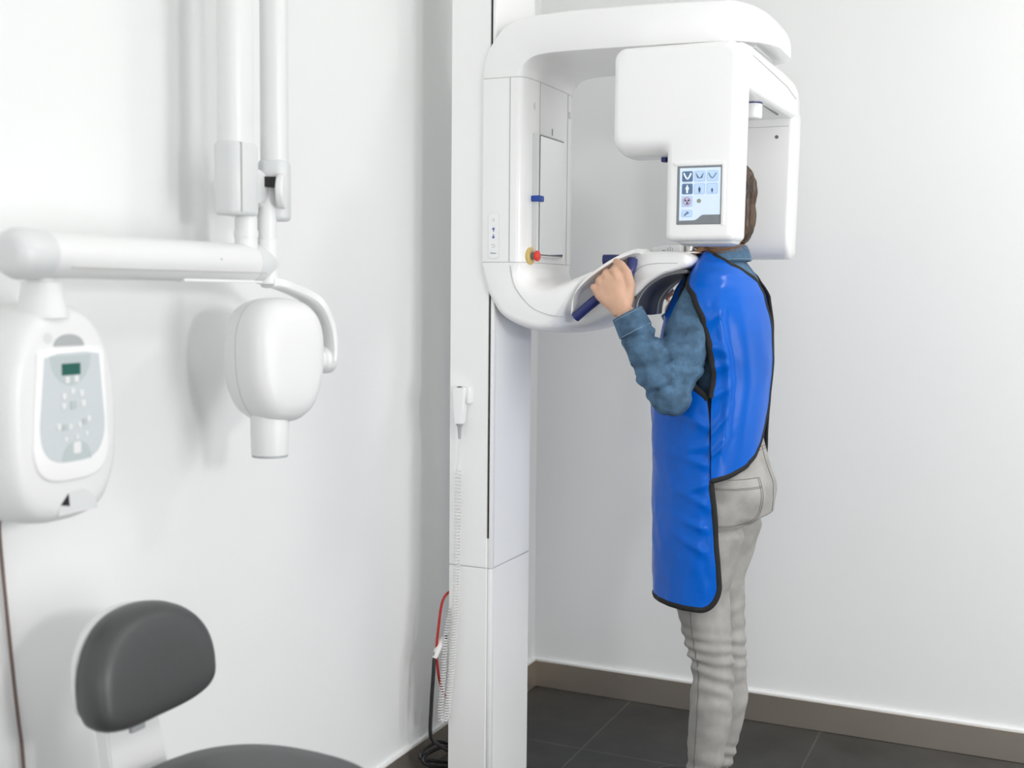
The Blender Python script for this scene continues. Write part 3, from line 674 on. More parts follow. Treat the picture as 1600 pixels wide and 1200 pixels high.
# horizontal arm
def yl(bm, prof, n=36, x=AX, z=AZ, sx=1.0):
    loft(bm, [[V((x+r*sx*math.cos(2*PI*k/n), y, z+r*math.sin(2*PI*k/n))) for k in range(n)] for y, r in prof])
b = NB(); yl(b, [(-2.28, 0.0345), (-1.715, 0.0355), (-1.70, 0.033)]); arm = obj('horizontal_arm', b, M_XWHITE, xr)
b = NB(); yl(b, [(-2.296, 0.018), (-2.294, 0.026), (-2.287, 0.033), (-2.276, 0.0375), (-2.258, 0.0380), (-2.250, 0.0372), (-2.232, 0.0365), (-2.226, 0.0350)]); plabel(obj('arm_end_cap', b, M_PALE, arm), 'pale grey end collar')
b = NB(); yl(b, [(-1.735, 0.0362), (-1.712, 0.0366), (-1.69, 0.034), (-1.672, 0.026), (-1.665, 0.012)]); plabel(obj('arm_end_cap', b, M_PALE, arm), 'rounded pale grey end cap')
b = NB(); box(b, AX+0.026, AX+0.0335, -2.20, -1.72, AZ-0.0185, AZ-0.0175); obj('arm_groove', b, M_SEAM, arm)
b = NB(); box(b, AX-0.004, AX+0.016, -1.93, -1.70, AZ-0.0365, AZ-0.030, 0.002); obj('arm_underside_clip', b, M_WHITE, arm)
b = NB(); cyl(b, (AX+0.0345, -1.855, AZ+0.004), (AX+0.0362, -1.855, AZ+0.004), 0.0015, n=10); obj('arm_screw', b, M_SEAM, arm)
# pivot post
b = NB()
for z0, z1, r in ((1.36, 1.404, 0.021), (1.404, 1.416, 0.0225), (1.416, 1.440, 0.0205), (1.44, 1.47, 0.0185)): cyl(b, (AX, -1.738, z0), (AX, -1.738, z1), r)
obj('pivot_post', b, M_XWHITE, xr)
# two folded arms
def rect_tube(x0, x1, y0, y1, z0, z1, r):
    bb = NB(); prism(bb, rrect(x0, x1, y0, y1, r, 8), 'z', z0, z1, 0.008, 3); return bb
fa = obj('folding_arm', rect_tube(0.118, 0.172, -1.793, -1.725, 1.52, 2.36, 0.024), M_XWHITE, xr, smooth=40)
jc = obj('joint_cover', rect_tube(0.114, 0.176, -1.797, -1.721, 1.442, 1.575, 0.022), M_PALE, fa, smooth=40)
b = NB(); cyl(b, (0.1155, -1.730, 1.497), (0.1745, -1.730, 1.497), 0.032, bev=0.004); obj('joint_disc', b, M_PALE, fa)
b = NB(); box(b, 0.165, 0.1765, -1.7845, -1.7835, 1.448, 1.572); obj('cover_seam', b, M_SEAM, fa)
RB = Matrix.Translation((0.16, -1.662, 0)) @ Matrix.Rotation(math.radians(24), 4, 'Z') @ Matrix.Translation((-0.16, 1.662, 0))
def turned(bb): bb.transform(RB); return bb
fb = obj('folding_arm', turned(rect_tube(0.135, 0.185, -1.692, -1.632, 1.50, 2.36, 0.022)), M_XWHITE, xr, smooth=40)
obj('joint_cover', turned(rect_tube(0.132, 0.188, -1.695, -1.629, 1.438, 1.552, 0.020)), M_PALE, fb, smooth=40)
b = NB(); cyl(b, (0.133, -1.694, 1.492), (0.147, -1.694, 1.492), 0.033, bev=0.004); cyl(b, (0.173, -1.694, 1.492), (0.187, -1.694, 1.492), 0.033, bev=0.004); obj('joint_disc', turned(b), M_XWHITE, fb)
b = NB(); box(b, 0.147, 0.173, -1.716, -1.69, 1.498, 1.517); obj('joint_gap', turned(b), M_GAP, fb)
b = NB(); cyl(b, (AX+0.012, -1.752, 2.33), (AX+0.012, -1.64, 2.33), 0.035, bev=0.006); obj('elbow_joint', b, M_PALE, xr)
# hanging post and yoke
b = NB()
for z0, z1, r in ((1.400, 1.505, 0.0185), (1.318, 1.402, 0.0205)): cyl(b, (0.162, -1.690, z0), (0.162, -1.690, z1), r, bev=0.002)
obj('hanger_post', b, M_XWHITE, xr)
HC = V((0.195, -1.712, 1.175)); HN = V((0.96, -0.28, 0.0)).normalized(); HT = V((0.28, 0.96, 0)).normalized()
yk = crv([V((0.162, -1.690, 1.322))+HT*0.0, V((0.162, -1.690, 1.318))+HT*0.03+V((0, 0, 0.0)), HC+HT*0.085+V((0, 0, 0.115)), HC+HT*0.115+V((0, 0, 0.07)), HC+HT*0.124+V((0, 0, 0.025)), HC+HT*0.122+V((0, 0, -0.005))], 7)
b = NB(); rings = []
for i, p in enumerate(yk):
    s = i/(len(yk)-1); t = (yk[min(i+1, len(yk)-1)]-yk[max(i-1, 0)]).normalized(); o = t.cross(HN).normalized()
    wd = lerp(0.022, 0.031, min(1, s*1.6)); th = lerp(0.012, 0.007, s)
    rings.append([p+HN*wd*spow(math.cos(2*PI*k/16), 0.6)+o*th*spow(math.sin(2*PI*k/16), 0.6) for k in range(16)])
loft(b, rings); obj('yoke', b, M_XWHITE, xr)
b = NB(); cyl(b, HC+HT*0.075+V((0, 0, -0.003)), HC+HT*0.108+V((0, 0, -0.003)), 0.024, bev=0.004); cyl(b, HC+HT*0.104+V((0, 0, -0.003)), HC+HT*0.134+V((0, 0, -0.003)), 0.0265, bev=0.008); obj('yoke_pivot', b, M_XWHITE, xr)
# tube head
def head_ring(d, s, lift=0.0):
    o = []
    for k in range(56):
        a = 2*PI*k/56; c, sn = math.cos(a), math.sin(a)
        u = 0.088*spow(c, 0.70)*s+0.003; vv = 0.117*spow(sn, 0.76)*s
        u *= 1.0+0.06*(vv/0.116)
        if vv < 0: u *= 1.0-0.10*(vv/0.116)**2
        o.append(HC+HT*u+HN*(d-0.0)+V((0, 0, vv+lift)))
    return o
b = NB(); loft(b, [head_ring(d, s) for d, s in ((-0.080, 0.45), (-0.076, 0.66), (-0.066, 0.82), (-0.05, 0.93), (-0.03, 0.985), (-0.008, 1.0), (0.012, 0.995), (0.028, 0.965), (0.040, 0.91), (0.049, 0.82), (0.054, 0.68), (0.057, 0.45), (0.058, 0.2))])
th = obj('tube_head', b, M_XWHITE, xr, smooth=60)
b = NB(); loft(b, [head_ring(-0.0075, 1.003), head_ring(-0.0065, 1.003)]); obj('head_seam', b, M_MIDGREY, th)
CB = HC+HT*(-0.014)+V((0, 0, -0.09))+HN*0.0
b = NB(); cyl(b, CB, CB+V((0.000, 0, -0.0855)), 0.0365, 0.0345, bev=0.001); cone = obj('collimator_tube', b, M_XWHITE, th)
b = NB(); cyl(b, CB+V((0, 0, -0.085)), CB+V((0, 0, -0.0895)), 0.0335); plabel(obj('tube_rim', b, M_MIDGREY, th), 'grey rim of the tube mouth')
# power lead
b = NB(); tube(b, crv([(0.06, -2.225, 0.955), (0.03, -2.205, 0.945), (0.010, -2.192, 0.922), (0.010, -2.182, 0.795), (0.010, -2.172, 0.688), (0.010, -2.164, 0.611), (0.010, -2.155, 0.523), (0.010, -2.15, 0.30), (0.015, -2.15, 0.1)], 8), 0.0030, 8)
tag(obj('power_lead', b, M_CABLEBRN), 'thin brown lead hanging from the control box at the left edge', 'cable')

# ------------------------------------------------------------------ stool
stl = thing('dental_stool', (0.46, -2.06, 0), 'grey vinyl dental stool with a rounded backrest on a white bar, by the left wall', 'stool')
def bo():
    o = []
    for k in range(72):
        a = 2*PI*k/72; c, s = math.cos(a), math.sin(a)
        if s >= 0: y, z = 0.138*spow(c, 0.86), 0.118*spow(s, 0.92)
        else: y, z = 0.138*spow(c, 0.70), -0.062*spow(-s, 0.62)
        o.append((-2.055+y, 0.682+z))
    return o
b = NB(); pillow(b, bo(), 'x', [(0.186, 0.86), (0.189, 0.93), (0.198, 0.98), (0.212, 1.0), (0.226, 0.99), (0.238, 0.955), (0.246, 0.90), (0.251, 0.80), (0.2535, 0.6), (0.2545, 0.3)], (-2.055, 0.705))
for v in b.verts: v.co.x += 0.9*((v.co.y+2.055)**2)-0.10*(v.co.z-0.70)
br_ = obj('backrest', b, M_VINYL, stl, smooth=70)
b = NB(); pillow(b, bo(), 'x', [(0.176, 0.78), (0.178, 0.86), (0.183, 0.90), (0.190, 0.91)], (-2.055, 0.72))
for v in b.verts: v.co.x += 0.9*((v.co.y+2.055)**2)-0.10*(v.co.z-0.70); v.co.z += 0.006; v.co.y -= 0.008
plabel(obj('backrest_shell', b, M_XWHITE, stl, smooth=70), 'white plastic shell behind the pad')
rings = []
for x, z, wd in ((0.178, 0.70, 0.052), (0.184, 0.64, 0.056), (0.196, 0.57, 0.060), (0.215, 0.50, 0.062), (0.25, 0.455, 0.06), (0.33, 0.44, 0.05), (0.44, 0.44, 0.05)):
    th_ = 0.014; dx, dz = (th_, 0) if z > 0.5 else ((th_*0.6, th_*0.6) if z > 0.445 else (0, th_))
    rings.append([V((x+dx*a, -2.062+wd*c, z+dz*a)) for a, c in ((1, -1), (1, 1), (-1, 1), (-1, -1))])
b = NB(); loft(b, rings); bmesh.ops.bevel(b, geom=[e for e in b.edges], offset=0.003, segments=2, affect='EDGES'); plabel(obj('back_bar', b, M_XWHITE, stl), 'white flat bar carrying the backrest')
b = NB(); box(b, 0.205, 0.212, -2.075, -2.045, 0.596, 0.606, 0.001); obj('bar_catch', b, M_MIDGREY, stl)
so = [(0.445+0.205*spow(math.cos(2*PI*k/72), 0.85), -2.098+0.195*spow(math.sin(2*PI*k/72), 0.85)) for k in range(72)]
b = NB(); pillow(b, so, 'z', [(0.455, 0.88), (0.459, 0.95), (0.474, 0.99), (0.500, 1.0), (0.525, 0.985), (0.540, 0.94), (0.549, 0.85), (0.553, 0.65), (0.554, 0.3)], (0.445, -2.098))
for v in b.verts: v.co.z += 0.010
obj('seat', b, M_VINYL, stl, smooth=70)
b = NB(); cyl(b, (0.455, -2.06, 0.13), (0.455, -2.06, 0.30), 0.03); cyl(b, (0.455, -2.06, 0.28), (0.455, -2.06, 0.456), 0.018); obj('gas_lift', b, M_XWHITE, stl)
for k in range(5):
    a = 2*PI*k/5+0.3; d = V((math.cos(a), math.sin(a), 0)); c = V((0.455, -2.06, 0))
    b = NB(); tube(b, [c+V((0, 0, 0.14)), c+d*0.12+V((0, 0, 0.12)), c+d*0.22+V((0, 0, 0.075))], [0.028, 0.02, 0.014], 10); obj('base_foot', b, M_XWHITE, stl)
    q = c+d*0.22; o_ = V((-d.y, d.x, 0)); b = NB(); cyl(b, q+o_*0.012+V((0, 0, 0.028)), q-o_*0.012+V((0, 0, 0.028)), 0.0275, bev=0.004); tube(b, [q+V((0, 0, 0.028)), q+V((0, 0, 0.08))], 0.006, 8); obj('caster', b, M_DKGREY, stl)

stl.location = stl.location+V((0.0, -0.048, 0.006))

# ------------------------------------------------------------------ person
per = thing('person', (0.78, -0.65, 0), 'person in a blue lead apron, denim shirt and grey jeans holding the machine handles', 'person')
CY = -0.65
SHN, ELN, WRN = V((0.772, -0.788, 1.318)), V((0.708, -0.878, 1.075)), V((0.612, -0.898, 1.252))
SHF, ELF, WRF = V((0.772, -0.512, 1.318)), V((0.705, -0.430, 1.080)), V((0.598, -0.475, 1.262))
def hand(bm, W, B, u, v, w, s=1.0, rb=0.0125):
    """W wrist, B point on the bar at the hand centre, u along bar to the index side, v across (to the knuckles), w to the back of the hand"""
    P = lambda a, c, d: B+u*a*s+v*c*s+w*d*s
    # palm
    t = bmesh.new(); rings = []
    Wl = W-B; wv = Wl.dot(v)/s; wu = Wl.dot(u)/s; ww = Wl.dot(w)/s
    for f, hu, hw, cw in ((0.0, 0.026, 0.020, ww), (0.2, 0.028, 0.020, None), (0.45, 0.035, 0.0195, None), (0.7, 0.0405, 0.0175, None), (0.9, 0.041, 0.0145, None), (1.0, 0.038, 0.009, None)):
        cv = lerp(wv, 0.026, f); cuu = lerp(wu, 0.0, f); cww = lerp(ww, 0.0255, min(1, f*1.4)); 
        if f > 0.7: cww -= (f-0.7)*0.02
        rings.append([P(cuu+hu*spow(math.cos(2*PI*k/20), 0.75), cv, cww+hw*spow(math.sin(2*PI*k/20), 0.85)-0.004*math.cos(2*PI*k/20)**2*f) for k in range(20)])
    loft(t, rings); bmesh.ops.recalc_face_normals(t, faces=t.faces); merge(bm, t)
    tips = []
    for uu, L, dv in ((0.0315, 0.98, 0.0), (0.0105, 1.08, 0.005), (-0.0105, 1.0, 0.002), (-0.0305, 0.82, -0.006)):
        r = 0.0098 if L > 0.9 else 0.0085
        a = [P(uu*1.0, 0.006, 0.0225), P(uu, 0.028+dv, 0.0205), P(uu*0.97, 0.034+dv, 0.004), P(uu*0.95, 0.028*L+dv, -0.0185), P(uu*0.92, 0.006, -0.0265*L), P(uu*0.9, -0.014*L, -0.0225)]
        limb(bm, a, [r*1.0, r*1.16, r*1.0, r*1.06, r*0.95, r*0.82], 12)
        tips.append(a[-1])
    # thumb from the index side of the palm, lying over the bar toward the index finger
    limb(bm, [P(0.018, -0.045, 0.016), P(0.040, -0.022, 0.014), P(0.052, 0.006, 0.013), P(0.050, 0.030, 0.010), P(0.044, 0.044, 0.004)], [0.015, 0.0145, 0.0118, 0.0112, 0.0088], 12)
    # tendon ridges
    for uu in (0.0315, 0.0105, -0.0105, -0.0305):
        limb(bm, [P(uu*0.75, -0.030, 0.0345), P(uu*0.95, 0.006, 0.0335), P(uu, 0.025, 0.0265)], [0.003, 0.0045, 0.0082], 8)
bd = NB()
# torso / neck / head
zstack(bd, [(0.775, 0.80, 0.08, 0.07, 0.11), (0.80, 0.80, 0.09, 0.08, 0.13), (0.90, 0.785, 0.095, 0.08, 0.14), (1.0, 0.77, 0.085, 0.08, 0.115), (1.10, 0.765, 0.09, 0.085, 0.125), (1.22, 0.765, 0.095, 0.09, 0.135), (1.31, 0.768, 0.075, 0.085, 0.135), (1.35, 0.772, 0.06, 0.07, 0.10), (1.38, 0.775, 0.05, 0.055, 0.062)])
limb(bd, [(0.782, CY, 1.34), (0.775, CY, 1.40), (0.765, CY, 1.46)], [0.056, 0.052, 0.052])
ell(bd, (0.752, CY, 1.545), (0.092, 0.074, 0.092)); ell(bd, (0.715, CY, 1.490), (0.060, 0.058, 0.072))
ell(bd, (0.690, CY, 1.452), (0.035, 0.040, 0.030))
limb(bd, [(0.665, CY, 1.535), (0.652, CY, 1.512), (0.644, CY, 1.500)], [0.010, 0.011, 0.013], 10)
for s in (-1, 1):
    ell(bd, (0.765, CY+s*0.076, 1.515), (0.018, 0.008, 0.030)); ell(bd, (0.672, CY+s*0.034, 1.515), (0.018, 0.016, 0.012))
    ell(bd, (0.675, CY+s*0.03, 1.543), (0.016, 0.026, 0.008))
ell(bd, (0.658, CY, 1.472), (0.010, 0.021, 0.0055)); ell(bd, (0.660, CY, 1.463), (0.010, 0.019, 0.006))
# arms
limb(bd, [SHN, SHN.lerp(ELN, 0.5), ELN, ELN.lerp(WRN, 0.4), WRN], [0.042, 0.036, 0.028, 0.028, 0.025])
limb(bd, [SHF, SHF.lerp(ELF, 0.5), ELF, ELF.lerp(WRF, 0.4), WRF], [0.042, 0.036, 0.028, 0.028, 0.025])
# legs and feet
LEG = {-1: [V((0.793, -0.732, 0.80)), V((0.756, -0.733, 0.58)), V((0.792, -0.728, 0.385)), V((0.788, -0.726, 0.26)), V((0.770, -0.722, 0.085))],
        1: [V((0.805, -0.568, 0.80)), V((0.755, -0.572, 0.58)), V((0.787, -0.572, 0.385)), V((0.793, -0.572, 0.26)), V((0.772, -0.572, 0.085))]}
for s in (-1, 1):
    limb(bd, LEG[s], [0.070, 0.060, 0.044, 0.044, 0.031])
    an = LEG[s][-1]; limb(bd, [an+V((0.02, 0, -0.045)), an+V((-0.06, 0, -0.05)), an+V((-0.13, 0, -0.06))], [0.030, 0.030, 0.022], flat=((0, 0, 1), 0.8))
bu = V((0.80, 0.0, 0.60)).normalized(); bv = V((-0.60, 0, 0.80)); bv = (bv-bu*bv.dot(bu)).normalized(); bw = V((0, -1, 0))
BN = V((0.564, -0.870, 1.3190))
hand(bd, WRN+V((-0.012, 0.004, 0.014)), BN, bu, bv, bw, 1.02)
BF = V((0.584, -0.510, 1.336)); fu = V((0.35, 0, -0.93)).normalized(); fv = V((-0.85, 0.25, -0.30)); fv = (fv-fu*fv.dot(fu)).normalized(); fw = fu.cross(fv)
if fw.y < 0: fw = -fw
hand(bd, WRF, BF, -fu, fv, fw, 0.95)
me = remesh(bd, 0.0032, 3, 0.5)
body = link_obj('body', me, M_SKIN, per, 80)
for s in (-1, 1):
    b = NB(); ell(b, (0.6625, CY+s*0.031, 1.517), (0.011, 0.013, 0.010), 16); ey = obj('eye', b, M_ICONWHITE, per); b = NB(); ell(b, (0.6540, CY+s*0.031, 1.517), (0.0035, 0.0058, 0.0058), 16); plabel(obj('iris', b, M_DKGREY, ey), 'dark iris')
# hair
bh = NB()
ell(bh, (0.762, CY, 1.560), (0.090, 0.083, 0.088)); ell(bh, (0.790, CY, 1.50), (0.060, 0.074, 0.085)); ell(bh, (0.785, CY, 1.478), (0.044, 0.060, 0.045))
me = remesh(bh, 0.006, 6)
displace(me, lambda c, n: 0.003*math.sin(70*math.atan2(c.y-CY, c.x-0.76)/2+8*noise.noise(c*12)))
for v in me.vertices:
    lim = 0.705-0.02*max(0, v.co.z-1.575)/0.03
    if v.co.x < lim and v.co.z < 1.60: v.co.x = lim+(v.co.x-lim)*0.15
hair = link_obj('hair', me, M_HAIR, per, 80)
def strand(pts, r):
    b = NB(); tube(b, crv(pts, 8), lambda s: r*(1-0.75*s)+0.0004, 6); return b
sb = NB()
for i in range(34):
    q = random.random(); a = random.uniform(-0.010, 0.010)
    merge(sb, strand([(0.775+a, -0.718-0.01*q, 1.455), (0.765+a, -0.735-0.012*q, 1.428), (0.752-0.02*q+a, -0.760, 1.414-0.006*q), (0.725-0.03*q+a, -0.778, 1.402-0.02*q), (0.712-0.022*q+a*1.5, -0.782, 1.385-0.022*q)], random.uniform(0.0005, 0.0012)))
for i in range(20):
    q = random.random(); a = random.gauss(0, 0.008); g = random.gauss(0, 1.0)
    merge(sb, strand([(0.735+a, -0.722, 1.445), (0.750+0.012*q, -0.752, 1.424+a), (0.782+0.014*q, -0.768, 1.413+a*0.8+0.003*g), (0.812+0.012*q, -0.760, 1.4165+a*0.9+0.004*g), (0.830+0.022*q, -0.735, 1.426+a+0.005*g)], random.uniform(0.0004, 0.0008)))
obj('hair_strands', sb, mat('light_brown_hair', (0.24, 0.125, 0.055), 0.4, var=0.3, vscale=90), per, 80)

# jeans
bj = NB()
zstack(bj, [(0.765, 0.805, 0.10, 0.105, 0.150), (0.80, 0.805, 0.112, 0.108, 0.158), (0.845, 0.802, 0.112, 0.110, 0.158), (0.90, 0.792, 0.110, 0.100, 0.148), (0.945, 0.785, 0.105, 0.094, 0.138), (0.962, 0.784, 0.102, 0.092, 0.135)], e=0.92)
for s in (-1, 1):
    ell(bj, (0.842, CY+s*0.068, 0.818), (0.066, 0.072, 0.080))
    L = LEG[s]
    limb(bj, [L[0], L[0].lerp(L[1], 0.5), L[1], L[1].lerp(L[2], 0.6), L[2], L[2].lerp(L[3], 0.55), L[3], L[3].lerp(L[4], 0.5), L[4]+V((0, 0, 0.015))], [0.083, 0.080, 0.0735, 0.059, 0.0525, 0.0525, 0.0535, 0.0465, 0.040])
me = remesh(bj, 0.0055, 4)
def jw(c, n):
    d = 0.0
    ang = math.atan2(c.y-(LEG[-1][2].y if c.y < CY else LEG[1][2].y), c.x-0.80)
    k = math.exp(-((c.z-0.40)/0.085)**2)
    d += 0.0060*k*math.sin(c.z*165+2.2*math.sin(ang*1.0)+6*noise.noise(V((c.x*7, c.y*7, c.z*9))))*(0.55+0.45*noise.noise(V((c.x*14, c.y*14, c.z*4+3))))
    k2 = math.exp(-((c.z-0.10)/0.05)**2)
    d += 0.0032*k2*math.sin(c.z*170+4*noise.noise(c*9))
    k3 = math.exp(-((c.z-0.735)/0.022)**2)*(1 if c.x > 0.80 else 0.35)
    d -= 0.0075*k3*max(0, math.sin((c.z-0.735)*110+1.4))
    d += 0.0034*noise.noise(V((c.x*11, c.y*11, c.z*24)))
    return d
displace(me, jw)
jeans = link_obj('jeans', me, M_JEANS, per, 80)
def bvh_of(me): return BVHTree.FromPolygons([v.co[:] for v in me.vertices], [p.vertices[:] for p in me.polygons])
JB = bvh_of(me)
def project(bv, pts, target_fn, off):
    o_ = []
    for p in pts:
        o, d = target_fn(V(p)); h = bv.ray_cast(o, d)
        if h[0] is not None: o_.append(h[0]+h[1]*off)
    return o_
def from_y(p): return V((p.x, -1.5, p.z)), V((0, 1, 0))
def from_az(p):   # p = (azimuth degrees about the leg/hip axis, radius unused, z): ray to the hip centre
    a = math.radians(p.x); d = V((math.cos(a), math.sin(a), 0)); c = V((0.79, CY, p.z))
    return c+d*0.6, -d
def stitch(pts, fn, r=0.0009, m=M_JSEAM, name='seam', off=0.0003, n=10, par=None):
    q = project(JB, crv(pts, n), fn, off)
    if len(q) > 2: b = NB(); tube(b, q, r, 5); obj(name, b, m, par or jeans)
stitch([(0.775, 0, 0.78), (0.752, 0, 0.60), (0.752, 0, 0.50), (0.766, 0, 0.385), (0.766, 0, 0.26), (0.756, 0, 0.10)], from_y, 0.0012)
# back pocket as a shallow patch on the near cheek
def patch(name, us, vs, fn, th, m, par):
    b = NB(); g = []
    for u in us:
        row = []
        for v in vs:
            o, d = fn(V((u, 0, v))); h = JB.ray_cast(o, d); row.append((h[0], h[1]))
        g.append(row)
    A = [[b.verts.new(p+n*th) for p, n in r] for r in g]; B = [[b.verts.new(p-n*0.002) for p, n in r] for r in g]
    U, W = len(us), len(vs)
    for i in range(U-1):
        for j in range(W-1):
            b.faces.new((A[i][j], A[i+1][j], A[i+1][j+1], A[i][j+1])); b.faces.new((B[i][j], B[i][j+1], B[i+1][j+1], B[i+1][j]))
    for i in range(U-1):
        for j in (0, W-1): b.faces.new((A[i][j], A[i+1][j], B[i+1][j], B[i][j]))
    for j in range(W-1):
        for i in (0, U-1): b.faces.new((A[i][j], A[i][j+1], B[i][j+1], B[i][j]))
    return obj(name, b, m, par, 60)
def lin(a, b, n): return [lerp(a, b, k/(n-1)) for k in range(n)]
pk = patch('back_pocket', lin(-92, -36, 22), lin(0.752, 0.868, 20), from_az, 0.0018, M_JEANS, jeans)
def pst(pts, r=0.0007): 
    q = project(JB, crv(pts, 10), from_az, 0.0022)
    b = NB(); tube(b, q, r, 5); obj('pocket_stitching', b, M_JSEAM, jeans)
pst([(-91, 0, 0.866), (-64, 0, 0.8665), (-37, 0, 0.867)]); pst([(-91, 0, 0.846), (-64, 0, 0.846), (-37, 0, 0.847)]); pst([(-91, 0, 0.843), (-64, 0, 0.843), (-37, 0, 0.844)])
pst([(-37, 0, 0.867), (-37.5, 0, 0.81), (-41, 0, 0.770), (-65, 0, 0.7545), (-91, 0, 0.753)]); pst([(-40, 0, 0.866), (-40.5, 0, 0.81), (-44, 0, 0.773), (-65, 0, 0.7575), (-91, 0, 0.756)])
# waistband
stitch([(-95, 0, 0.925), (-60, 0, 0.928), (-30, 0, 0.932), (0, 0, 0.934), (30, 0, 0.932)], from_az, 0.0009, name='waistband_stitching')
stitch([(-95, 0, 0.918), (-60, 0, 0.921), (-30, 0, 0.925), (0, 0, 0.927), (30, 0, 0.925)], from_az, 0.0007, name='waistband_stitching')
stitch([(1, 0, 0.935), (0, 0, 0.90), (0, 0, 0.86), (0, 0, 0.82), (0, 0, 0.775)], from_az, 0.0012, name='centre_seam')
# shoes
for s in (-1, 1):
    an = LEG[s][-1]
    b = NB(); limb(b, [an+V((0.03, 0, -0.045)), an+V((-0.05, 0, -0.05)), an+V((-0.14, 0, -0.058))], [0.036, 0.038, 0.026], flat=((0, 0, 1), 0.72))
    for v in b.verts: v.co.z = max(v.co.z, 0.002)
    obj('shoe', b, M_SHOE, per, 80)

# denim shirt
bs = NB()
zstack(bs, [(0.93, 0.782, 0.108, 0.100, 0.143), (1.0, 0.772, 0.10, 0.10, 0.130), (1.10, 0.768, 0.105, 0.105, 0.138), (1.22, 0.768, 0.11, 0.104, 0.146), (1.30, 0.768, 0.090, 0.101, 0.148), (1.345, 0.768, 0.074, 0.090, 0.122), (1.375, 0.766, 0.064, 0.073, 0.088), (1.395, 0.766, 0.056, 0.060, 0.062)])
UA = [SHN+V((0.012, 0.035, 0.0)), SHN, SHN.lerp(ELN, 0.3), SHN.lerp(ELN, 0.65), SHN.lerp(ELN, 0.92)]
limb(bs, UA, [0.050, 0.056, 0.061, 0.060, 0.054])
limb(bs, [ELN+V((0.006, 0, -0.004)), ELN.lerp(WRN, 0.3), ELN.lerp(WRN, 0.6), ELN.lerp(WRN, 0.82)], [0.050, 0.050, 0.044, 0.038])
limb(bs, [SHF+V((0.012, -0.035, 0.0)), SHF, SHF.lerp(ELF, 0.3), SHF.lerp(ELF, 0.65), SHF.lerp(ELF, 0.92)], [0.050, 0.055, 0.058, 0.056, 0.052])
limb(bs, [ELF, ELF.lerp(WRF, 0.3), ELF.lerp(WRF, 0.6), ELF.lerp(WRF, 0.82)], [0.050, 0.048, 0.042, 0.037])
me = remesh(bs, 0.0045, 4)
def axis_coord(c, a, b_):
    d = b_-a; t = (c-a).dot(d)/d.length_squared; q = a+d*max(0, min(1, t)); return t, (c-q)
def sw(c, n):
    d = 0.0025*noise.noise(V((c.x*14, c.y*14, c.z*10)))+0.0012*noise.noise(c*34)
    for S, E, W in ((SHN, ELN, WRN), (SHF, ELF, WRF)):
        if abs(c.y-CY) < 0.11: continue
        if (c.y < CY) != (S.y < CY): continue
        t1, o1 = axis_coord(c, S, E); t2, o2 = axis_coord(c, E, W)
        if o2.length < o1.length:     # forearm: ring folds, tighter near the elbow bend and behind the cuff
            nz = noise.noise(V((c.x*13+5, c.y*13, c.z*13)))
            ph = t2*19+2.6*nz+1.5*math.atan2(o2.y, o2.x+1e-6)
            d += (0.0036*math.sin(ph)-0.0060*max(0, math.cos(ph+0.8))**6)*max(0, min(1, 1.15-0.45*t2))
            d += 0.0020*math.sin(t2*50+7*nz)
        else:
            k = max(0, min((t1-0.45)/0.35, (1.02-t1)/0.2))
            nz = noise.noise(V((c.x*11, c.y*11+3, c.z*11)))
            ph = t1*26+2*math.atan2(o1.y, o1.x)+3*nz
            d += k*(0.0030*math.sin(ph)-0.0065*max(0, math.cos(ph))**6)
            d += 0.0025*math.sin(3*math.atan2(o1.y, o1.x+1e-6)+8*t1+3*nz)*(1-k)
    return d
displace(me, sw)
shirt = link_obj('denim_shirt', me, M_DENIM, per, 80)
def cuff(E, W, r, ref):
    d = (W-E).normalized(); a = d.orthogonal().normalized(); bb = d.cross(a); n = 36; rings = []
    c0 = W-d*0.044
    for s, rr in ((0.000, r*1.04), (0.0015, r*1.12), (0.006, r*1.12), (0.024, r*1.08), (0.044, r*1.03), (0.0485, r*1.02), (0.050, r*0.98), (0.050, r*0.92), (0.044, r*0.90), (0.02, r*0.90)):
        rings.append([c0+d*s+a*math.cos(2*PI*k/n)*rr*(1+0.03*math.sin(3*2*PI*k/n+s*30))+bb*math.sin(2*PI*k/n)*rr*(1+0.03*math.sin(2*2*PI*k/n)) for k in range(n)])
    b = NB(); loft(b, rings, False, False); o = obj('cuff', b, M_DENIM, shirt, 50)
    for s in (0.0035, 0.045):
        b = NB(); rr = r*(1.125 if s < 0.01 else 1.035)
        tube(b, [c0+d*s+a*math.cos(2*PI*k/n)*rr*(1+0.03*math.sin(3*2*PI*k/n+s*30))+bb*math.sin(2*PI*k/n)*rr*(1+0.03*math.sin(2*2*PI*k/n)) for k in range(n+1)], 0.0006, 5); obj('cuff_stitching', b, M_STITCH, shirt)
    return c0, d
cuff(ELN, WRN+V((0.000, 0, 0.004)), 0.0375, None)
c0, d0 = cuff(ELF, WRF, 0.036, None)
for k, s in enumerate((0.025, -0.03)):
    q = c0+d0*s+V((0.004, -0.0395-0.004*k, -0.010)); b = NB(); cyl(b, q, q+V((0.0, -0.003, 0)), 0.0055, n=16); plabel(obj('button', b, M_ICONWHITE, shirt), 'small pearl button')
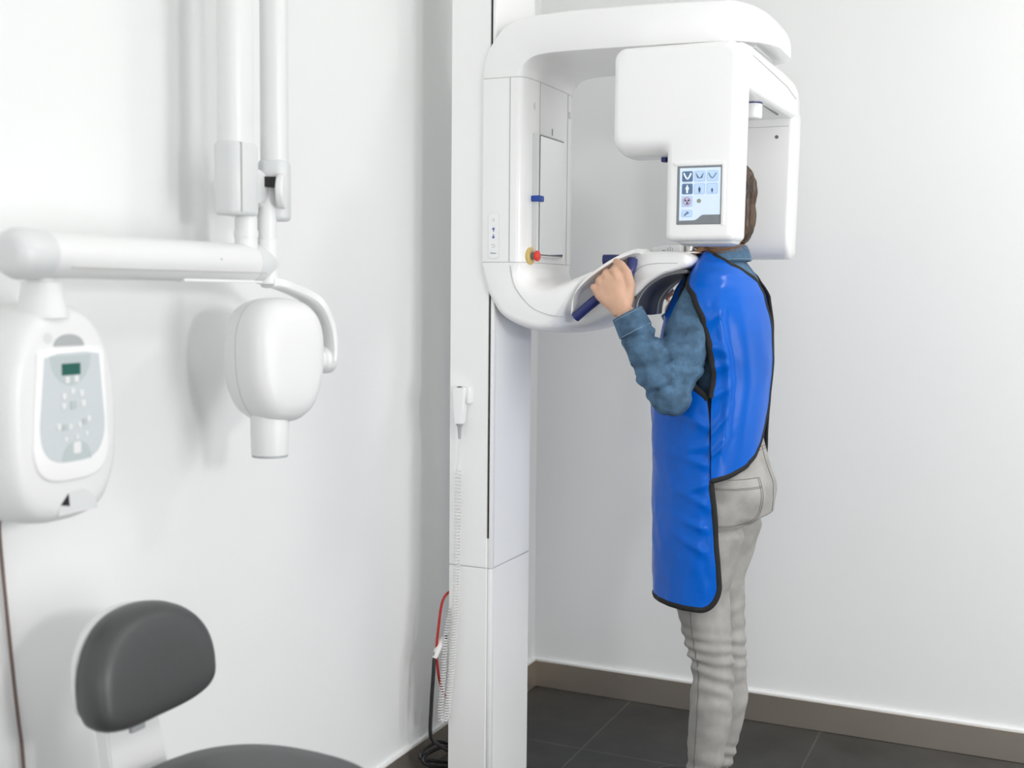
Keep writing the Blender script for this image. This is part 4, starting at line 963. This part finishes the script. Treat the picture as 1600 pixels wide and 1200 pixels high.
# collar
rings = []
for z, r, dx in ((1.372, 0.064, 0.004), (1.395, 0.0655, 0.004), (1.418, 0.064, 0.004), (1.424, 0.066, 0.005), (1.424, 0.071, 0.006), (1.412, 0.0765, 0.008), (1.394, 0.0800, 0.010), (1.386, 0.0805, 0.010), (1.385, 0.077, 0.010), (1.392, 0.072, 0.009)):
    ring = []
    for k in range(48):
        f = 2*PI*k/48; back = max(0, -math.cos(f))
        ring.append(V((0.760+dx-(r*0.90)*math.cos(f), CY-r*0.98*math.sin(f), z-0.014*max(0, math.cos(f))**2+0.004*back)))
    rings.append(ring)
b = NB(); loft(b, rings, False, False); obj('collar', b, M_DENIM, shirt, 50)
b = NB(); tube(b, [V((0.771-0.0735*math.cos(f), CY-0.0800*math.sin(f), 1.3905+0.004*max(0, -math.cos(f)))) for f in [math.radians(60+k*6) for k in range(41)]], 0.0006, 5); obj('collar_stitching', b, M_STITCH, shirt)

# lead apron
AF = [(0.54, .152), (0.70, .157), (0.85, .160), (1.00, .163), (1.10, .160), (1.18, .150), (1.25, .134), (1.31, .108), (1.36, .076), (1.395, .062), (1.42, .056)]
AB = [(0.54, .13), (0.80, .118), (0.87, .110), (0.95, .113), (1.05, .125), (1.15, .131), (1.22, .127), (1.30, .113), (1.345, .100), (1.38, .080), (1.405, .066), (1.42, .058)]
BB = [(0.54, .190), (0.85, .186), (1.00, .182), (1.10, .178), (1.20, .174), (1.28, .168), (1.33, .155), (1.36, .138), (1.385, .112), (1.405, .088), (1.42, .072)]
BW = [(0.54, .190), (0.85, .186), (1.00, .186), (1.10, .194), (1.20, .212), (1.28, .222), (1.32, .216), (1.35, .198), (1.375, .168), (1.395, .130), (1.412, .092), (1.42, .075)]
CX = [(0.54, .775), (0.85, .775), (1.10, .770), (1.42, .768)]
def ap(phi, z):
    f = math.radians(phi); af, ab, bb, cx = table(AF, z), table(AB, z), table(BB, z), table(CX, z)
    a = lerp(af, ab, 0.5-0.5*max(-1, min(1, math.cos(f)*2.5)))
    q = max(0, min(1, (abs(phi)-48)/40)); q = q*q*(3-2*q); w_ = max(0, min(1, (abs(phi)-120)/50)); q *= 1-0.75*w_*w_*(3-2*w_); bb = lerp(bb, table(BW, z), q)
    return V((cx-a*math.cos(f), CY-bb*math.sin(f), z))
def apn(phi, z):
    du = ap(phi+1, z)-ap(phi-1, z); dv = ap(phi, z+0.004)-ap(phi, z-0.004); n = du.cross(dv).normalized()
    if n.dot(ap(phi, z)-V((0.77, CY, z))) < 0: n = -n
    return n
def apron_panel(name, zs, fl, fr, fold, parent, nphi=60, off=0.0, label=None):
    b = NB(); grid = []
    for z in zs:
        p0, p1 = fl(z), fr(z); row = []
        for k in range(nphi+1):
            ph = lerp(p0, p1, k/nphi); p = ap(ph, z); n = apn(ph, z)
            row.append((p+n*(off+fold(ph, z)), n))
        grid.append(row)
    U, W = len(zs), nphi+1
    A = [[b.verts.new(p+n*0.002) for p, n in r] for r in grid]; B = [[b.verts.new(p-n*0.002) for p, n in r] for r in grid]
    for i in range(U-1):
        for j in range(W-1):
            b.faces.new((A[i][j], A[i+1][j], A[i+1][j+1], A[i][j+1])); b.faces.new((B[i][j], B[i][j+1], B[i+1][j+1], B[i+1][j]))
    for i in range(U-1):
        for j in (0, W-1): b.faces.new((A[i][j], A[i+1][j], B[i+1][j], B[i][j]))
    for j in range(W-1):
        for i in (0, U-1): b.faces.new((A[i][j], A[i][j+1], B[i][j+1], B[i][j]))
    o = obj(name, b, M_APRON, parent, 60)
    return o, grid
def binding(pts, parent, wid=0.0075, th=0.0042, name='binding', closed=False):
    P = [p for p, n in pts]; b = NB(); rings = []
    for i, (p, n) in enumerate(pts):
        t = (P[min(i+1, len(P)-1)]-P[max(i-1, 0)])
        t = t.normalized() if t.length > 1e-7 else V((0, 0, 1))
        s = t.cross(n).normalized()
        rings.append([p+s*wid*math.cos(2*PI*k/10)+n*th*math.sin(2*PI*k/10) for k in range(10)])
    loft(b, rings); return plabel(obj(name, b, M_TRIM, parent, 60), 'black edge binding')
def edge(grid, side):
    return [r[0] for r in grid] if side == 'L' else [r[-1] for r in grid] if side == 'R' else grid[0] if side == 'B' else grid[-1]
def dedupe(pts, d=0.004):
    o = [pts[0]]
    for p in pts[1:]:
        if (p[0]-o[-1][0]).length > d: o.append(p)
    return o
apr = bpy.data.objects.new('lead_apron', None); COL.objects.link(apr); apr.parent = per; apr.location = V((0, 0, 1.0)); apr.empty_display_size = 0.05
# front panel
zb, zt = 0.556, 1.405
zs = [zb+0.06*(1-math.cos(PI/2*k/10)) for k in range(11)]+lin(0.62, 1.06, 56)[1:]+lin(1.06, zt, 44)[1:]
FRN = [(0.60, 114), (0.75, 109), (0.87, 103), (1.02, 101), (1.062, 99), (1.09, 86), (1.14, 74), (1.20, 66), (1.27, 60), (1.32, 57), (1.355, 54), (1.405, 62)]
def frn(z):
    v = table(FRN, max(z, 0.60))
    if z < zb+0.06: q = 1-(z-zb)/0.06; v -= 20*(1-math.sqrt(max(0, 1-q*q)))
    return v
NECK = [(1.30, 0), (1.33, 8), (1.36, 22), (1.385, 34), (1.405, 46)]
def fold_front(ph, z):
    q = ph/57.3*0.18
    d = 0.0035*noise.noise(V((q*9+z*5, z*7-q*8, 1.3)))+0.0022*noise.noise(V((q*26+z*16, z*17-q*20, 4.1)))
    for z0, sl, amp, ww in ((0.99, 0.30, 0.006, 0.016), (0.955, -0.22, 0.005, 0.012), (0.90, 0.2, 0.005, 0.013), (0.865, -0.3, 0.005, 0.011), (0.80, 0.34, 0.005, 0.012), (0.745, 0.25, 0.005, 0.010), (0.685, 0.4, 0.004, 0.012), (1.12, 0.55, 0.005, 0.016)):
        u = max(0, (105-ph))/57.3*0.18; zz = z-z0-sl*u
        d += 1.6*(1-math.exp(-(u/0.022)**2))*amp*math.exp(-(zz/(ww*0.72))**2)*math.exp(-(u/0.10)**2)*(1 if ph > 0 else 0)
    return d
g_all = []
# two half panels meet at the front centre so that the neckline can open
fo, gf = apron_panel('front_panel', zs, lambda z: table(NECK, z) if z > 1.30 else 0.0, frn, fold_front, apr, 56)
fo2, gf2 = apron_panel('front_panel', zs, lambda z: -(table(NECK, z) if z > 1.30 else 0.0), lambda z: -min(frn(z), 84 if z < 0.95 else 101), fold_front, apr, 40)
low = [i for i, z in enumerate(zs)]
binding(dedupe(gf[0]+[r[-1] for r, z in zip(gf, zs) if z <= 0.872]), apr)
binding(dedupe([r[-1] for r, z in zip(gf, zs) if 0.866 <= z <= 1.068]), apr, 0.0022, 0.003)
binding(dedupe([r[-1] for r, z in zip(gf, zs) if z >= 1.06]), apr)
binding(dedupe(gf2[0]+[r[-1] for r in gf2]), apr)
# back wings
zs2 = lin(0.868, 0.98, 22)+lin(0.98, 1.30, 34)[1:]+lin(1.30, 1.412, 26)[1:]
WL = [(0.868, 103), (1.02, 102), (1.07, 103), (1.12, 105), (1.18, 103), (1.25, 97), (1.30, 88), (1.335, 76), (1.36, 62), (1.385, 58), (1.412, 72)]
WR = [(0.868, 104), (0.872, 114), (0.882, 128), (0.90, 144), (0.925, 156), (0.955, 166), (0.99, 171), (1.05, 175), (1.15, 177), (1.25, 175), (1.30, 169), (1.335, 164), (1.36, 146), (1.385, 124), (1.40, 104), (1.412, 84)]
def fold_back(ph, z):
    q = ph/57.3*0.17
    d = 0.004*noise.noise(V((q*11, z*4, 9.3)))+0.002*noise.noise(V((q*24, z*13, 2.2)))
    u = (ph-100)/57.3*0.17
    c = 0.035+0.03*noise.noise(V((z*6, 1, 1)))
    d += (0.012*math.exp(-((u-c-0.012)/0.012)**2)-0.005*math.exp(-((u-c-0.036)/0.014)**2)+0.004*math.exp(-((u-c-0.075)/0.016)**2))*max(0, min(1, (z-0.90)*6))*max(0, min(1, (1.33-z)*6))
    for z0, sl in ((1.24, 0.7), (1.19, -0.3), (1.13, 0.35), (1.06, 0.6), (0.97, 1.1), (0.92, 0.8)):
        d += 0.008*math.exp(-((z-z0-sl*u)/0.009)**2)*math.exp(-((u-0.03)/0.03)**2)*(1 if u > 0 else 0)
    return d+0.006*max(0, min(1, (1.40-z)*10))
wn, gw = apron_panel('back_panel', zs2, lambda z: table(WL, z), lambda z: table(WR, z), fold_back, apr, 44)
wf, gw2 = apron_panel('back_panel', zs2, lambda z: -table(WL, z), lambda z: -min(table(WR, z), 140 if z < 1.30 else 140-(z-1.30)*420), fold_back, apr, 30)
for g in (gw, gw2):
    arm_e = [r[0] for r, z in zip(g, zs2) if z >= 1.06]
    binding(dedupe(arm_e), apr, 0.0075)
    binding(dedupe([r[-1] for r in g]), apr, 0.0072)
# shoulder velcro strap (black) between front and back
for s in (1, -1):
    pts = [(ap(s*ph, z)+apn(s*ph, z)*0.006, apn(s*ph, z)) for ph, z in ((50, 1.345), (54, 1.365), (60, 1.385), (66, 1.400))]
    binding(pts, apr, 0.013, 0.003, 'shoulder_strap')

# dark shirt side showing in the armhole stays the shirt's own; nothing else here
